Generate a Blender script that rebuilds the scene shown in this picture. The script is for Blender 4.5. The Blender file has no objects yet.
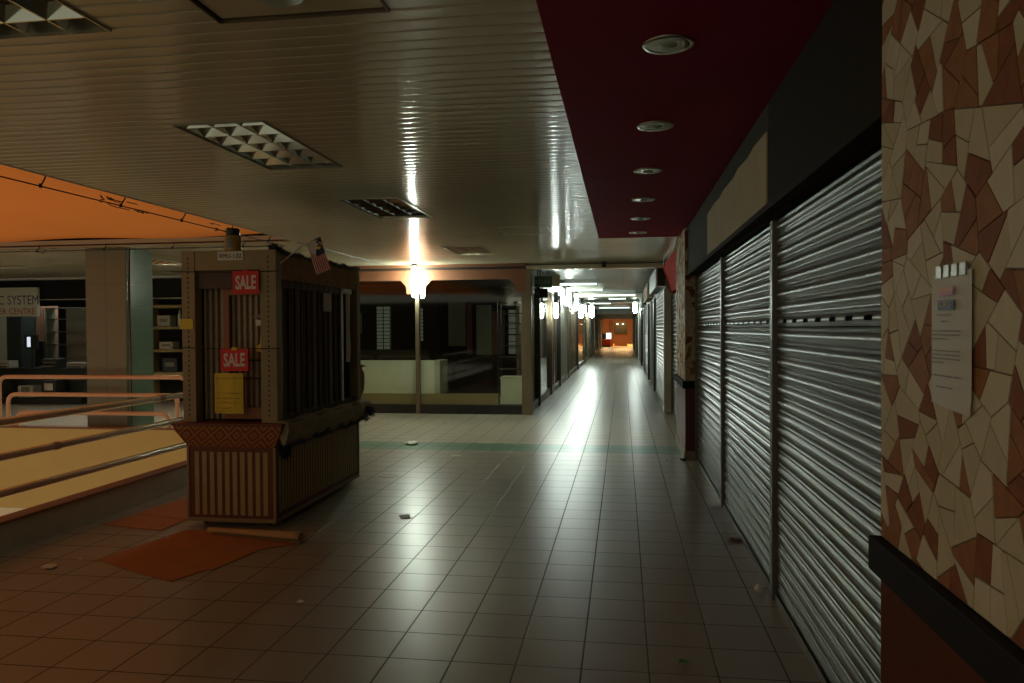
import bpy, bmesh, math, random
from mathutils import Vector, Matrix, Euler
random.seed(7)
C = bpy.context.scene.collection
SC = bpy.context.scene
PI = math.pi

# ---------------------------------------------------------------- camera
CAM_Z = 1.53167
yaw, pitch, roll, fpx = 0.144756736, -0.0164600354, -0.00604802682, 759.353459
cy, sy = math.cos(yaw), math.sin(yaw)
f0 = Vector((-sy, cy, 0)); r0 = Vector((cy, sy, 0)); u0 = Vector((0, 0, 1))
cp, sp = math.cos(pitch), math.sin(pitch)
fw = cp*f0 + sp*u0; u1 = -sp*f0 + cp*u0
cr, sr = math.cos(roll), math.sin(roll)
rt = cr*r0 + sr*u1; up = -sr*r0 + cr*u1
cam_d = bpy.data.cameras.new('camera'); cam = bpy.data.objects.new('camera', cam_d); C.objects.link(cam)
cam.matrix_world = Matrix(((rt.x, up.x, -fw.x, 0), (rt.y, up.y, -fw.y, 0), (rt.z, up.z, -fw.z, CAM_Z), (0, 0, 0, 1)))
cam_d.sensor_fit = 'HORIZONTAL'; cam_d.sensor_width = 36; cam_d.lens = fpx/1024*36
cam_d.clip_start = 0.05; cam_d.clip_end = 300
SC.camera = cam

# ---------------------------------------------------------------- world, lights, exposure
w = bpy.data.worlds.new('world'); SC.world = w; w.use_nodes = True
bg = w.node_tree.nodes['Background']; bg.inputs[0].default_value = (1.0, 0.97, 0.70, 1); bg.inputs[1].default_value = 0.31
SC.view_settings.view_transform = 'Standard'; SC.view_settings.look = 'None'
SC.view_settings.gamma = 1; SC.view_settings.use_curve_mapping = False
SC.view_settings.exposure = 0.05
TUBE = 78.0      # emission strength of the fluorescent tubes

def area(name, loc, rot, sx, sy_, power, col):
    d = bpy.data.lights.new(name, 'AREA'); d.shape = 'RECTANGLE'; d.size = sx; d.size_y = sy_
    d.energy = power; d.color = col
    o = bpy.data.objects.new(name, d); C.objects.link(o); o.location = loc; o.rotation_euler = rot
    return o
# sodium light above the orange awning over the light well
area('sodium_light', (-9.0, 4.5, 7.5), (0, 0, 0), 7, 7, 150, (1.0, 0.56, 0.26))
# lamps of the floor below, shining up the light well
area('lower_floor_light', (-8.0, 3.5, -3.0), (math.radians(125), 0, 0), 5, 1.5, 42, (1.0, 0.90, 0.62))
# warm lamps in the lobby at the far end of the corridor
area('lobby_light', (-0.3, 69, 3.1), (0, 0, 0), 4.0, 6, 900, (1.0, 0.62, 0.26))
# room light inside the computer shop
area('shop_light', (-12.5, 16.6, 2.6), (0, 0, 0), 4.0, 1.2, 34, (0.95, 1.0, 0.85))
# fill light added behind the camera to brighten the near surfaces
area('rear_fill_light', (-3.2, -3.5, 2.5), (math.radians(60), 0, math.radians(-25)), 3.0, 1.0, 13, (1.0, 0.98, 0.70))

# ---------------------------------------------------------------- helpers
def world_off(o):
    v = Vector((0, 0, 0))
    while o is not None: v += o.location; o = o.parent
    return v
class MB:
    def __init__(s): s.v = []; s.f = []; s.m = []; s.cur = 0
    def add(s, vs, fs):
        b = len(s.v); s.v += [tuple(v) for v in vs]
        for f in fs: s.f.append([b+i for i in f]); s.m.append(s.cur)
        return s
    def mat(s, i): s.cur = i; return s
    def box(s, x0, y0, z0, x1, y1, z1):
        vs = [(x0,y0,z0),(x1,y0,z0),(x1,y1,z0),(x0,y1,z0),(x0,y0,z1),(x1,y0,z1),(x1,y1,z1),(x0,y1,z1)]
        return s.add(vs, [(0,3,2,1),(4,5,6,7),(0,1,5,4),(1,2,6,5),(2,3,7,6),(3,0,4,7)])
    def bbox(s, x0, y0, z0, x1, y1, z1, b=0.006):
        """box with chamfered edges"""
        bm = bmesh.new(); bmesh.ops.create_cube(bm, size=1)
        for v in bm.verts:
            v.co = Vector(((x0+x1)/2+v.co.x*(x1-x0), (y0+y1)/2+v.co.y*(y1-y0), (z0+z1)/2+v.co.z*(z1-z0)))
        bmesh.ops.bevel(bm, geom=bm.edges[:], offset=b, segments=2, affect='EDGES', profile=0.6)
        bm.verts.index_update()
        s.add([v.co[:] for v in bm.verts], [[v.index for v in f.verts] for f in bm.faces]); bm.free(); return s
    def quad(s, a, b, c, d): return s.add([a, b, c, d], [(0,1,2,3)])
    def tube(s, pts, r, n=8, cap=True):
        pts = [Vector(p) for p in pts]; rings = []; up_ = None
        for i, p in enumerate(pts):
            t = (pts[min(i+1, len(pts)-1)] - pts[max(i-1, 0)]).normalized()
            if up_ is None:
                up_ = t.orthogonal().normalized()
            up_ = (up_ - t*up_.dot(t)).normalized(); sd = t.cross(up_)
            rr = r[i] if isinstance(r, (list, tuple)) else r
            rings.append([p + rr*(math.cos(2*PI*k/n)*up_ + math.sin(2*PI*k/n)*sd) for k in range(n)])
        vs = [v for ring in rings for v in ring]; fs = []
        for i in range(len(rings)-1):
            for k in range(n): fs.append((i*n+k, i*n+(k+1)%n, (i+1)*n+(k+1)%n, (i+1)*n+k))
        if cap: fs.append(tuple(range(n))[::-1]); fs.append(tuple((len(rings)-1)*n+k for k in range(n)))
        return s.add(vs, fs)
    def lathe(s, prof, c, n=24, axis='z'):
        vs = []; fs = []
        for r, h in prof:
            for k in range(n):
                a = 2*PI*k/n; x, y = r*math.cos(a), r*math.sin(a)
                vs.append((c[0]+x, c[1]+y, c[2]+h) if axis == 'z' else ((c[0]+h, c[1]+x, c[2]+y) if axis == 'x' else (c[0]+x, c[1]+h, c[2]+y)))
        for i in range(len(prof)-1):
            for k in range(n): fs.append((i*n+k, i*n+(k+1)%n, (i+1)*n+(k+1)%n, (i+1)*n+k))
        fs.append(tuple(range(n))[::-1]); fs.append(tuple((len(prof)-1)*n+k for k in range(n)))
        return s.add(vs, fs)
    def prism(s, poly, axis, a, b):
        """poly in the two other axes, in order (x,y),(x,z) or (y,z)"""
        n = len(poly)
        def P(p, h): return {'x': (h, p[0], p[1]), 'y': (p[0], h, p[1]), 'z': (p[0], p[1], h)}[axis]
        vs = [P(p, a) for p in poly] + [P(p, b) for p in poly]
        fs = [tuple(range(n))[::-1], tuple(range(n, 2*n))] + [(i, (i+1) % n, n+(i+1) % n, n+i) for i in range(n)]
        return s.add(vs, fs)
    def build(s, name, mats, parent=None, smooth=None, loc=None):
        off = world_off(parent)
        me = bpy.data.meshes.new(name); me.from_pydata([Vector(v)-off for v in s.v], [], s.f)
        if not isinstance(mats, (list, tuple)): mats = [mats]
        for m in mats: me.materials.append(m)
        for p, mi in zip(me.polygons, s.m): p.material_index = mi
        bm = bmesh.new(); bm.from_mesh(me); bmesh.ops.recalc_face_normals(bm, faces=bm.faces[:]); bm.to_mesh(me); bm.free()
        if smooth:
            me.polygons.foreach_set('use_smooth', [True]*len(me.polygons))
            try: me.set_sharp_from_angle(angle=math.radians(smooth))
            except Exception: pass
        o = bpy.data.objects.new(name, me); C.objects.link(o)
        if parent is not None:
            o.parent = parent
        return o

def tag(o, label, cat, group=None, kind=None):
    o['label'] = label; o['category'] = cat
    if group: o['group'] = group
    if kind: o['kind'] = kind
    return o
def thing(name, label, cat, loc=(0, 0, 0), group=None):
    o = bpy.data.objects.new(name, None); C.objects.link(o); o.location = loc; o.empty_display_size = .1
    return tag(o, label, cat, group)
def struct(o, label=None):
    o['kind'] = 'structure'
    if label: o['label'] = label
    return o
def text_into(name, body, mat, parent, origin, xdir, udir, size, sx=1.0, offset=0.0, depth=0.0008, align='LEFT'):
    """lettering as a thin mesh, origin = left baseline"""
    cu = bpy.data.curves.new('t', 'FONT'); cu.body = body; cu.size = 1; cu.offset = offset; cu.extrude = depth/size; cu.align_x = align
    cu.resolution_u = 3
    to = bpy.data.objects.new('t', cu); C.objects.link(to)
    dg = bpy.context.evaluated_depsgraph_get(); me = bpy.data.meshes.new_from_object(to.evaluated_get(dg))
    bpy.data.objects.remove(to); bpy.data.curves.remove(cu)
    X = Vector(xdir).normalized(); U = Vector(udir).normalized(); N = X.cross(U); O = Vector(origin) - world_off(parent)
    for v in me.vertices:
        c = v.co; v.co = O + X*c.x*size*sx + U*c.y*size + N*c.z*size
    me.name = name; me.materials.clear(); me.materials.append(mat)
    o = bpy.data.objects.new(name, me); C.objects.link(o)
    if parent is not None:
        o.parent = parent
    return o
def arc_path(pts, r, seg=5):
    """polyline with rounded corners"""
    pts = [Vector(p) for p in pts]; out = [pts[0]]
    for i in range(1, len(pts)-1):
        a, b, c = pts[i-1], pts[i], pts[i+1]
        d1 = (a-b).normalized(); d2 = (c-b).normalized()
        p1 = b+d1*r; p2 = b+d2*r
        for k in range(seg+1):
            t = k/seg; out.append((1-t)**2*p1 + 2*t*(1-t)*b + t*t*p2)
    out.append(pts[-1]); return out
def copy_tree(o, parent=None):
    c = o.copy(); C.objects.link(c)
    if parent is not None: c.parent = parent
    for ch in [x for x in bpy.data.objects if x.parent == o]: copy_tree(ch, c)
    return c

# ---------------------------------------------------------------- materials
def P(name, col, rough=0.5, metal=0.0, noise=0.12, scale=6.0, bump=0.0, bscale=60.0, emit=None, es=0, spec=0.5, coat=0, rnoise=0.0):
    m = bpy.data.materials.new(name); m.use_nodes = True; nt = m.node_tree; b = nt.nodes['Principled BSDF']
    b.inputs['Roughness'].default_value = rough; b.inputs['Metallic'].default_value = metal
    b.inputs['Specular IOR Level'].default_value = spec; b.inputs['Coat Weight'].default_value = coat
    b.inputs['Base Color'].default_value = (*col, 1)
    tc = nt.nodes.new('ShaderNodeTexCoord')
    if noise:
        n = nt.nodes.new('ShaderNodeTexNoise'); n.inputs['Scale'].default_value = scale; n.inputs['Detail'].default_value = 4
        nt.links.new(tc.outputs['Object'], n.inputs['Vector'])
        mx = nt.nodes.new('ShaderNodeMix'); mx.data_type = 'RGBA'
        mx.inputs[6].default_value = (*[c*(1-noise) for c in col], 1); mx.inputs[7].default_value = (*[min(1, c*(1+noise)) for c in col], 1)
        nt.links.new(n.outputs['Fac'], mx.inputs[0]); nt.links.new(mx.outputs[2], b.inputs['Base Color'])
        if rnoise:
            mr = nt.nodes.new('ShaderNodeMapRange'); mr.inputs['To Min'].default_value = max(0.02, rough-rnoise); mr.inputs['To Max'].default_value = rough+rnoise
            nt.links.new(n.outputs['Fac'], mr.inputs['Value']); nt.links.new(mr.outputs[0], b.inputs['Roughness'])
    if bump:
        n2 = nt.nodes.new('ShaderNodeTexNoise'); n2.inputs['Scale'].default_value = bscale; nt.links.new(tc.outputs['Object'], n2.inputs['Vector'])
        bp = nt.nodes.new('ShaderNodeBump'); bp.inputs['Strength'].default_value = bump; bp.inputs['Distance'].default_value = 0.01
        nt.links.new(n2.outputs['Fac'], bp.inputs['Height']); nt.links.new(bp.outputs[0], b.inputs['Normal'])
    if emit:
        b.inputs['Emission Color'].default_value = (*emit, 1); b.inputs['Emission Strength'].default_value = es
    return m
M = {}
M['ceil'] = P('ceiling_strip', (0.62, 0.57, 0.41), 0.13, noise=0.10, scale=1.3, rnoise=0.04)
M['ceil_gap'] = P('ceiling_gap', (0.05, 0.045, 0.035), 0.8)
M['slab'] = P('slab_white', (0.42, 0.38, 0.30), 0.6)
M['soffit'] = P('maroon_paint', (0.27, 0.010, 0.040), 0.75, noise=0.05, scale=2, spec=0.12)
M['fascia'] = P('dark_brown_fascia', (0.030, 0.022, 0.015), 0.85, noise=0.15, spec=0.15)
M['fascia_gray'] = P('grey_fascia', (0.07, 0.07, 0.055), 0.85, noise=0.15, spec=0.15)
M['beige'] = P('old_beige_board', (0.62, 0.54, 0.36), 0.85, noise=0.22, scale=4, spec=0.2)
M['steel'] = P('galvanised_slat', (0.125, 0.13, 0.11), 0.34, metal=0.5, noise=0.12, scale=5, rnoise=0.02)
M['steel_dark'] = P('shutter_guide', (0.22, 0.22, 0.19), 0.4, metal=0.6)
M['void'] = P('dark_interior', (0.012, 0.012, 0.012), 0.9)
M['cream1'] = P('cream_stone', (0.64, 0.56, 0.37), 0.65, spec=0.12, noise=0.12, scale=18)
M['cream2'] = P('pale_cream_stone', (0.72, 0.64, 0.46), 0.65, spec=0.12, noise=0.10, scale=20)
M['brown1'] = P('rust_stone', (0.38, 0.17, 0.07), 0.65, spec=0.12, noise=0.35, scale=25)
M['brown2'] = P('dark_rust_stone', (0.29, 0.11, 0.05), 0.65, spec=0.12, noise=0.35, scale=25)
M['grout'] = P('grout', (0.22, 0.17, 0.12), 0.85)
M['trim'] = P('charcoal_trim', (0.018, 0.016, 0.017), 0.7, spec=0.2)
M['rust_tile'] = P('rust_laminate', (0.12, 0.038, 0.014), 0.7, spec=0.15, noise=0.18, scale=8)
M['maroon_tile'] = P('maroon_tile', (0.16, 0.045, 0.03), 0.4, noise=0.1)
M['kick'] = P('pale_plinth', (0.36, 0.33, 0.26), 0.5)
M['bronze'] = P('bronze_aluminium', (0.20, 0.155, 0.10), 0.36, metal=0.5, noise=0.12, scale=3)
M['bronze_dk'] = P('dark_bronze', (0.04, 0.033, 0.025), 0.4, metal=0.3)
M['copper'] = P('copper_laminate', (0.19, 0.068, 0.03), 0.6, noise=0.15, scale=4)
M['brown_band'] = P('dark_header', (0.03, 0.02, 0.014), 0.5)
M['black'] = P('black_plinth', (0.012, 0.012, 0.012), 0.4)
M['white'] = P('white_board', (0.80, 0.82, 0.68), 0.5, noise=0.05)
M['white_side'] = P('white_board_side', (0.55, 0.52, 0.42), 0.5, noise=0.05)
M['ply'] = P('pale_wood', (0.36, 0.28, 0.12), 0.5, noise=0.25, scale=4)
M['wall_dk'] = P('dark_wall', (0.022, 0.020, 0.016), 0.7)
M['wall_gn'] = P('greenish_wall', (0.30, 0.33, 0.27), 0.5)
M['curb'] = P('curb_paint', (0.46, 0.43, 0.34), 0.55, noise=0.2)
M['capbrown'] = P('brown_cap', (0.22, 0.09, 0.04), 0.4)
M['yellow'] = P('yellow_wall', (0.60, 0.50, 0.20), 0.6, noise=0.06, scale=2)
M['inox'] = P('polished_rail', (0.66, 0.58, 0.46), 0.24, metal=0.7, noise=0.14, scale=7, rnoise=0.05)
M['inox_sodium'] = P('sodium_tinted_rail', (0.66, 0.42, 0.28), 0.35, metal=0.1, noise=0.12, scale=9)  # orange cast of the sodium light put into the far rails' colour
M['col_brown'] = P('column_tile', (0.17, 0.175, 0.12), 0.4, noise=0.1, scale=10)
M['col_cool'] = P('column_cool_tinted_tile', (0.12, 0.185, 0.14), 0.2, noise=0.15, scale=4)  # cool light on the column's side, tinted into the tile colour
M['col_joint'] = P('column_joint', (0.28, 0.25, 0.18), 0.7)
M['louvre'] = P('mirror_louvre', (0.62, 0.64, 0.58), 0.10, metal=1.0, noise=0.05)
M['alu'] = P('aluminium_rim', (0.45, 0.43, 0.36), 0.3, metal=0.9)
M['frosted'] = P('frosted_cover', (0.40, 0.42, 0.34), 0.35)
M['kpost'] = P('kiosk_wood', (0.31, 0.235, 0.115), 0.45, noise=0.2, scale=8)
M['kstripe'] = P('kiosk_cream_stripe', (0.42, 0.31, 0.135), 0.55, noise=0.15, scale=10)
M['kbrown'] = P('kiosk_brown_stripe', (0.16, 0.045, 0.02), 0.55, noise=0.15)
M['kdoor'] = P('kiosk_orange_wood', (0.36, 0.14, 0.05), 0.5, noise=0.2)
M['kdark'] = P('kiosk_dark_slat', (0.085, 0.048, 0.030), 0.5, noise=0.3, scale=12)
M['kdrape'] = P('kiosk_curtain', (0.42, 0.33, 0.23), 0.45, noise=0.3, scale=20)
M['kcloth'] = P('kiosk_ledge_cloth', (0.36, 0.30, 0.21), 0.9, noise=0.4, scale=14, bump=0.5)
M['tinsel'] = P('black_tinsel', (0.012, 0.016, 0.014), 0.4, noise=0.3)
M['tinsel_b'] = P('navy_tinsel', (0.012, 0.020, 0.055), 0.35, noise=0.3)
M['red'] = P('sale_red', (0.72, 0.022, 0.018), 0.5, noise=0.03)
M['paper'] = P('paper_white', (0.72, 0.70, 0.62), 0.6, noise=0.04)
M['paper_y'] = P('paper_yellow', (0.78, 0.58, 0.05), 0.6, noise=0.06)
M['ink'] = P('ink_black', (0.02, 0.02, 0.02), 0.6)
M['ink_r'] = P('ink_brown', (0.30, 0.10, 0.03), 0.6)
M['ink_b'] = P('ink_blue', (0.06, 0.09, 0.24), 0.5)
M['ink_red'] = P('ink_red', (0.55, 0.05, 0.03), 0.5)
M['ink_g'] = P('ink_grey', (0.22, 0.21, 0.19), 0.6)
M['pink_print'] = P('pink_print', (0.62, 0.16, 0.22), 0.5)
M['orange_print'] = P('orange_print', (0.75, 0.30, 0.12), 0.5)
M['flag_w'] = P('flag_white', (0.62, 0.58, 0.52), 0.7)
M['flag_r'] = P('flag_red', (0.50, 0.035, 0.03), 0.7)
M['flag_b'] = P('flag_blue', (0.012, 0.018, 0.075), 0.7)
M['flag_y'] = P('flag_yellow', (0.65, 0.50, 0.05), 0.7)
M['jar_y'] = P('jar_yellow', (0.42, 0.26, 0.035), 0.3, noise=0.2)
M['cardboard_pale'] = P('cardboard_inside', (0.50, 0.33, 0.15), 0.8, noise=0.15)
M['cardboard'] = P('cardboard', (0.42, 0.17, 0.07), 0.8, noise=0.22, scale=5, bump=0.15, bscale=30)
M['rubber'] = P('caster_rubber', (0.015, 0.015, 0.015), 0.5)
M['wire'] = P('black_wire', (0.02, 0.018, 0.014), 0.6)
M['skin'] = P('pink_plastic', (0.48, 0.24, 0.17), 0.4)
M['green_leaf'] = P('leaf_green', (0.07, 0.30, 0.03), 0.4)
M['plastic'] = P('clear_plastic_white', (0.85, 0.9, 0.85), 0.5)
M['tape'] = P('clear_tape', (0.30, 0.31, 0.26), 0.3)
M['pinkish'] = P('pink_curtain', (0.36, 0.20, 0.14), 0.7)
M['pc_white'] = P('appliance_white', (0.52, 0.53, 0.46), 0.45)
M['pc_dark'] = P('appliance_black', (0.03, 0.032, 0.03), 0.4)
M['teal'] = P('teal_pillar', (0.035, 0.055, 0.055), 0.4)
M['redsign'] = P('red_signboard', (0.45, 0.02, 0.012), 0.85, spec=0.1)
M['warmwood'] = P('lobby_wood', (0.22, 0.095, 0.04), 0.5)
M['lobby_fl'] = P('lobby_floor', (0.75, 0.50, 0.20), 0.3)
M['orange_sofa'] = P('red_orange_counter', (0.80, 0.09, 0.02), 0.5)
M['tile_ceil'] = P('corridor_ceiling', (0.50, 0.52, 0.44), 0.45, noise=0.08, scale=2)
M['beam'] = P('white_beam', (0.58, 0.58, 0.50), 0.5)
M['exit_g'] = P('exit_green', (0.035, 0.12, 0.06), 0.3)
M['exit_t'] = P('exit_letters', (0.20, 0.34, 0.24), 0.4)
def emis(name, col, s):
    m = P(name, (0.8, 0.8, 0.8), 0.4, noise=0, emit=col, es=s); return m
M['tube'] = emis('fluorescent_tube', (0.86, 1.0, 0.90), TUBE)
M['tube_near'] = emis('fluorescent_tube_near', (0.84, 1.0, 0.84), TUBE*1.8)
M['troffer_tube'] = emis('troffer_tube', (1.0, 0.93, 0.70), 150)
M['cool_tube'] = emis('cool_troffer_tube', (0.92, 1.0, 0.78), 120)
M['batten'] = emis('batten_glow', (0.80, 1.0, 0.86), 2.2)
M['lightbox'] = emis('lightbox_face', (0.86, 1.0, 0.92), 1.6)
M['screen'] = emis('screen_glow', (0.75, 0.85, 1.0), 0.8)
M['lobbylamp'] = emis('lobby_lamp', (1.0, 0.85, 0.55), 8)
M['panelback'] = emis('back_window', (0.55, 0.62, 0.45), 0.07)

# glass: clear pane, reflecting by angle
def glass(name, tint, rough=0.03):
    m = bpy.data.materials.new(name); m.use_nodes = True; nt = m.node_tree
    for n in list(nt.nodes): nt.nodes.remove(n)
    out = nt.nodes.new('ShaderNodeOutputMaterial'); mx = nt.nodes.new('ShaderNodeMixShader'); tr = nt.nodes.new('ShaderNodeBsdfTransparent')
    gl = nt.nodes.new('ShaderNodeBsdfGlossy'); fr = nt.nodes.new('ShaderNodeFresnel'); nz = nt.nodes.new('ShaderNodeTexNoise')
    nz.inputs['Scale'].default_value = 3
    mp = nt.nodes.new('ShaderNodeMapRange'); mp.inputs['To Min'].default_value = rough; mp.inputs['To Max'].default_value = rough*2
    nt.links.new(nz.outputs['Fac'], mp.inputs['Value']); nt.links.new(mp.outputs[0], gl.inputs['Roughness'])
    ge = nt.nodes.new('ShaderNodeNewGeometry'); io = nt.nodes.new('ShaderNodeMapRange')   # same reflectance on both faces of the pane
    io.inputs['To Min'].default_value = 1.5; io.inputs['To Max'].default_value = 1/1.5
    nt.links.new(ge.outputs['Backfacing'], io.inputs['Value']); nt.links.new(io.outputs[0], fr.inputs['IOR'])
    tr.inputs['Color'].default_value = (*tint, 1); gl.inputs['Color'].default_value = (1, 1, 1, 1)
    nt.links.new(fr.outputs[0], mx.inputs[0]); nt.links.new(tr.outputs[0], mx.inputs[1]); nt.links.new(gl.outputs[0], mx.inputs[2])
    nt.links.new(mx.outputs[0], out.inputs['Surface']); return m
M['glass'] = glass('shop_glass', (0.90, 0.92, 0.88))
# orange awning: cloth that lets light through
def awning():
    m = bpy.data.materials.new('orange_awning'); m.use_nodes = True; nt = m.node_tree
    for n in list(nt.nodes): nt.nodes.remove(n)
    out = nt.nodes.new('ShaderNodeOutputMaterial'); ad = nt.nodes.new('ShaderNodeMixShader')
    t = nt.nodes.new('ShaderNodeBsdfTranslucent'); d = nt.nodes.new('ShaderNodeBsdfDiffuse')
    n = nt.nodes.new('ShaderNodeTexNoise'); n.inputs['Scale'].default_value = 0.8; tc = nt.nodes.new('ShaderNodeTexCoord')
    nt.links.new(tc.outputs['Object'], n.inputs['Vector'])
    cr_ = nt.nodes.new('ShaderNodeValToRGB'); cr_.color_ramp.elements[0].color = (0.72, 0.24, 0.065, 1); cr_.color_ramp.elements[1].color = (0.80, 0.28, 0.075, 1)
    nt.links.new(n.outputs['Fac'], cr_.inputs[0]); nt.links.new(cr_.outputs[0], t.inputs[0]); nt.links.new(cr_.outputs[0], d.inputs[0])
    ad.inputs[0].default_value = 0.4
    nt.links.new(t.outputs[0], ad.inputs[1]); nt.links.new(d.outputs[0], ad.inputs[2]); nt.links.new(ad.outputs[0], out.inputs['Surface']); return m
M['awning'] = awning()
# floor tiles
TX, TY, TS = 0.1117, 4.9016, 0.30
def floor_mat():
    m = bpy.data.materials.new('floor_tiles'); m.use_nodes = True; nt = m.node_tree; N = nt.nodes; L = nt.links; b = N['Principled BSDF']
    g = N.new('ShaderNodeNewGeometry'); sx = N.new('ShaderNodeSeparateXYZ'); L.new(g.outputs['Position'], sx.inputs[0])
    def mth(op, a, b_=None):
        n = N.new('ShaderNodeMath'); n.operation = op
        for i, v in enumerate((a, b_)):
            if v is None: continue
            if isinstance(v, (int, float)): n.inputs[i].default_value = v
            else: L.new(v, n.inputs[i])
        return n.outputs[0]
    u = mth('DIVIDE', mth('SUBTRACT', sx.outputs[0], TX), TS); v = mth('DIVIDE', mth('SUBTRACT', sx.outputs[1], TY), TS)
    def edge(t):   # distance to the nearest joint, in tile units
        return mth('ABSOLUTE', mth('SUBTRACT', t, mth('ROUND', t)))
    d = mth('MINIMUM', edge(u), edge(v))
    joint = N.new('ShaderNodeMapRange'); joint.interpolation_type = 'SMOOTHSTEP'
    joint.inputs['From Min'].default_value = 0.008; joint.inputs['From Max'].default_value = 0.017; L.new(d, joint.inputs['Value'])
    cv = N.new('ShaderNodeCombineXYZ'); L.new(mth('FLOOR', u), cv.inputs[0]); L.new(mth('FLOOR', v), cv.inputs[1])
    wn = N.new('ShaderNodeTexWhiteNoise'); L.new(cv.outputs[0], wn.inputs['Vector'])
    nz = N.new('ShaderNodeTexNoise'); nz.inputs['Scale'].default_value = 2.2; nz.inputs['Detail'].default_value = 5; L.new(g.outputs['Position'], nz.inputs['Vector'])
    nz2 = N.new('ShaderNodeTexNoise'); nz2.inputs['Scale'].default_value = 90; L.new(g.outputs['Position'], nz2.inputs['Vector'])
    base = N.new('ShaderNodeMix'); base.data_type = 'RGBA'; base.inputs[6].default_value = (0.30, 0.27, 0.215, 1); base.inputs[7].default_value = (0.38, 0.345, 0.28, 1)
    L.new(mth('ADD', mth('MULTIPLY', wn.outputs['Value'], .45), mth('MULTIPLY', nz.outputs['Fac'], .55)), base.inputs[0])
    # green band of two tile rows
    y0 = TY + TS*15; inb = mth('MULTIPLY', mth('GREATER_THAN', sx.outputs[1], y0), mth('LESS_THAN', sx.outputs[1], y0+2*TS))
    grn = N.new('ShaderNodeMix'); grn.data_type = 'RGBA'; grn.inputs[7].default_value = (0.10, 0.22, 0.15, 1); L.new(inb, grn.inputs[0]); L.new(base.outputs[2], grn.inputs[6])
    col = N.new('ShaderNodeMix'); col.data_type = 'RGBA'; col.inputs[6].default_value = (0.055, 0.048, 0.038, 1)
    L.new(joint.outputs[0], col.inputs[0]); L.new(grn.outputs[2], col.inputs[7]); L.new(col.outputs[2], b.inputs['Base Color'])
    r = N.new('ShaderNodeMapRange'); r.inputs['To Min'].default_value = 0.28; r.inputs['To Max'].default_value = 0.32; L.new(nz.outputs['Fac'], r.inputs['Value'])
    rr = N.new('ShaderNodeMix'); rr.data_type = 'FLOAT'; rr.inputs[2].default_value = 0.7; L.new(joint.outputs[0], rr.inputs[0]); L.new(r.outputs[0], rr.inputs[3])
    L.new(rr.outputs[0], b.inputs['Roughness'])
    bp = N.new('ShaderNodeBump'); bp.inputs['Strength'].default_value = 0.5; bp.inputs['Distance'].default_value = 0.002
    L.new(mth('ADD', joint.outputs[0], mth('MULTIPLY', nz2.outputs['Fac'], 0.10)), bp.inputs['Height']); L.new(bp.outputs[0], b.inputs['Normal'])
    return m
M['floor'] = floor_mat()
def grid_ceiling_mat():
    m = P('corridor_ceiling_panels', (0.50, 0.52, 0.44), 0.35, noise=0.08, scale=2); nt = m.node_tree; N = nt.nodes; b = N['Principled BSDF']
    br = N.new('ShaderNodeTexBrick'); br.offset = 0; br.inputs['Scale'].default_value = 1; br.inputs['Brick Width'].default_value = 0.6; br.inputs['Row Height'].default_value = 1.2
    br.inputs['Mortar Size'].default_value = 0.012; br.inputs['Color1'].default_value = (0.24, 0.25, 0.20, 1); br.inputs['Color2'].default_value = (0.28, 0.29, 0.24, 1); br.inputs['Mortar'].default_value = (0.10, 0.10, 0.08, 1)
    g = N.new('ShaderNodeNewGeometry'); nt.links.new(g.outputs['Position'], br.inputs['Vector']); nt.links.new(br.outputs['Color'], b.inputs['Base Color']); return m
M['tile_ceil'] = grid_ceiling_mat()

def walls(name, label, mat, *boxes):
    for b in boxes:
        mb = MB(); mb.box(*b); struct(mb.build(name, M[mat]), label)
# ================================================================ STRUCTURE
CZ = 2.70           # ceiling height
VX, VY0, VY1 = -4.25, 0.5, 9.5   # light well: near edge x, y range
fl = MB()
fl.box(VX, -1.5, -0.12, 1.1, VY1, 0); fl.box(-16, VY1, -0.12, 1.1, 15.0, 0); fl.box(-16, 15.0, -0.12, 1.1, 20.5, 0)
fl.box(-5.6, 20.5, -0.12, 1.1, 63, 0)
struct(fl.build('floor', M['floor']), 'grey beige square floor tiles with a green band')
lf = MB(); lf.box(-5, 63, -0.12, 4.5, 78, 0)
struct(lf.build('floor', M['lobby_fl']), 'bright warm floor of the far lobby')
ll = MB(); ll.box(-18, -6, -4.12, -3, 14, -4.0)
struct(ll.build('floor', M['lobby_fl']), 'floor of the storey below, seen down the light well')

# ---- strip ceiling with recessed fittings: holes are (x0,x1,y0,y1)
TRO = [(-2.50, -1.96, 1.5, 2.7), (-2.51, -1.98, 4.0, 5.2), (-2.50, -1.96, 6.5, 7.7), (-2.52, -1.98, 10.5, 11.7), (-8.05, -7.50, 11.2, 12.4), (-11.6, -10.6, 11.6, 12.4)]
HOLES = TRO + [(-1.50, -0.84, 2.1, 2.7)]
cm = MB(); rnd = random.Random(3)
def strip(x0, x1, ya, yb, t):
    g = 0.0035; rr = 0.004
    arc = [(ya+g+rr+(yb-ya-2*g-2*rr)*i/6, CZ+t*i/6-.0007*math.sin(PI*i/6)) for i in range(7)]     # slight camber
    q = [(1-math.cos(a), 1-math.sin(a)) for a in (0, PI/8, PI/4, PI*3/8)]     # rounded edges
    prof = [(ya+g, CZ+.012)] + [(ya+g+rr*c, CZ+rr*d) for c, d in q] + arc + [(yb-g-rr*c, CZ+rr*d+t) for c, d in q[::-1]] + [(yb-g, CZ+.012)]
    vs = [(x0, y, z) for y, z in prof] + [(x1, y, z) for y, z in prof]; n = len(prof)
    cm.add(vs, [(i, i+1, n+i+1, n+i) for i in range(n-1)])
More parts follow.
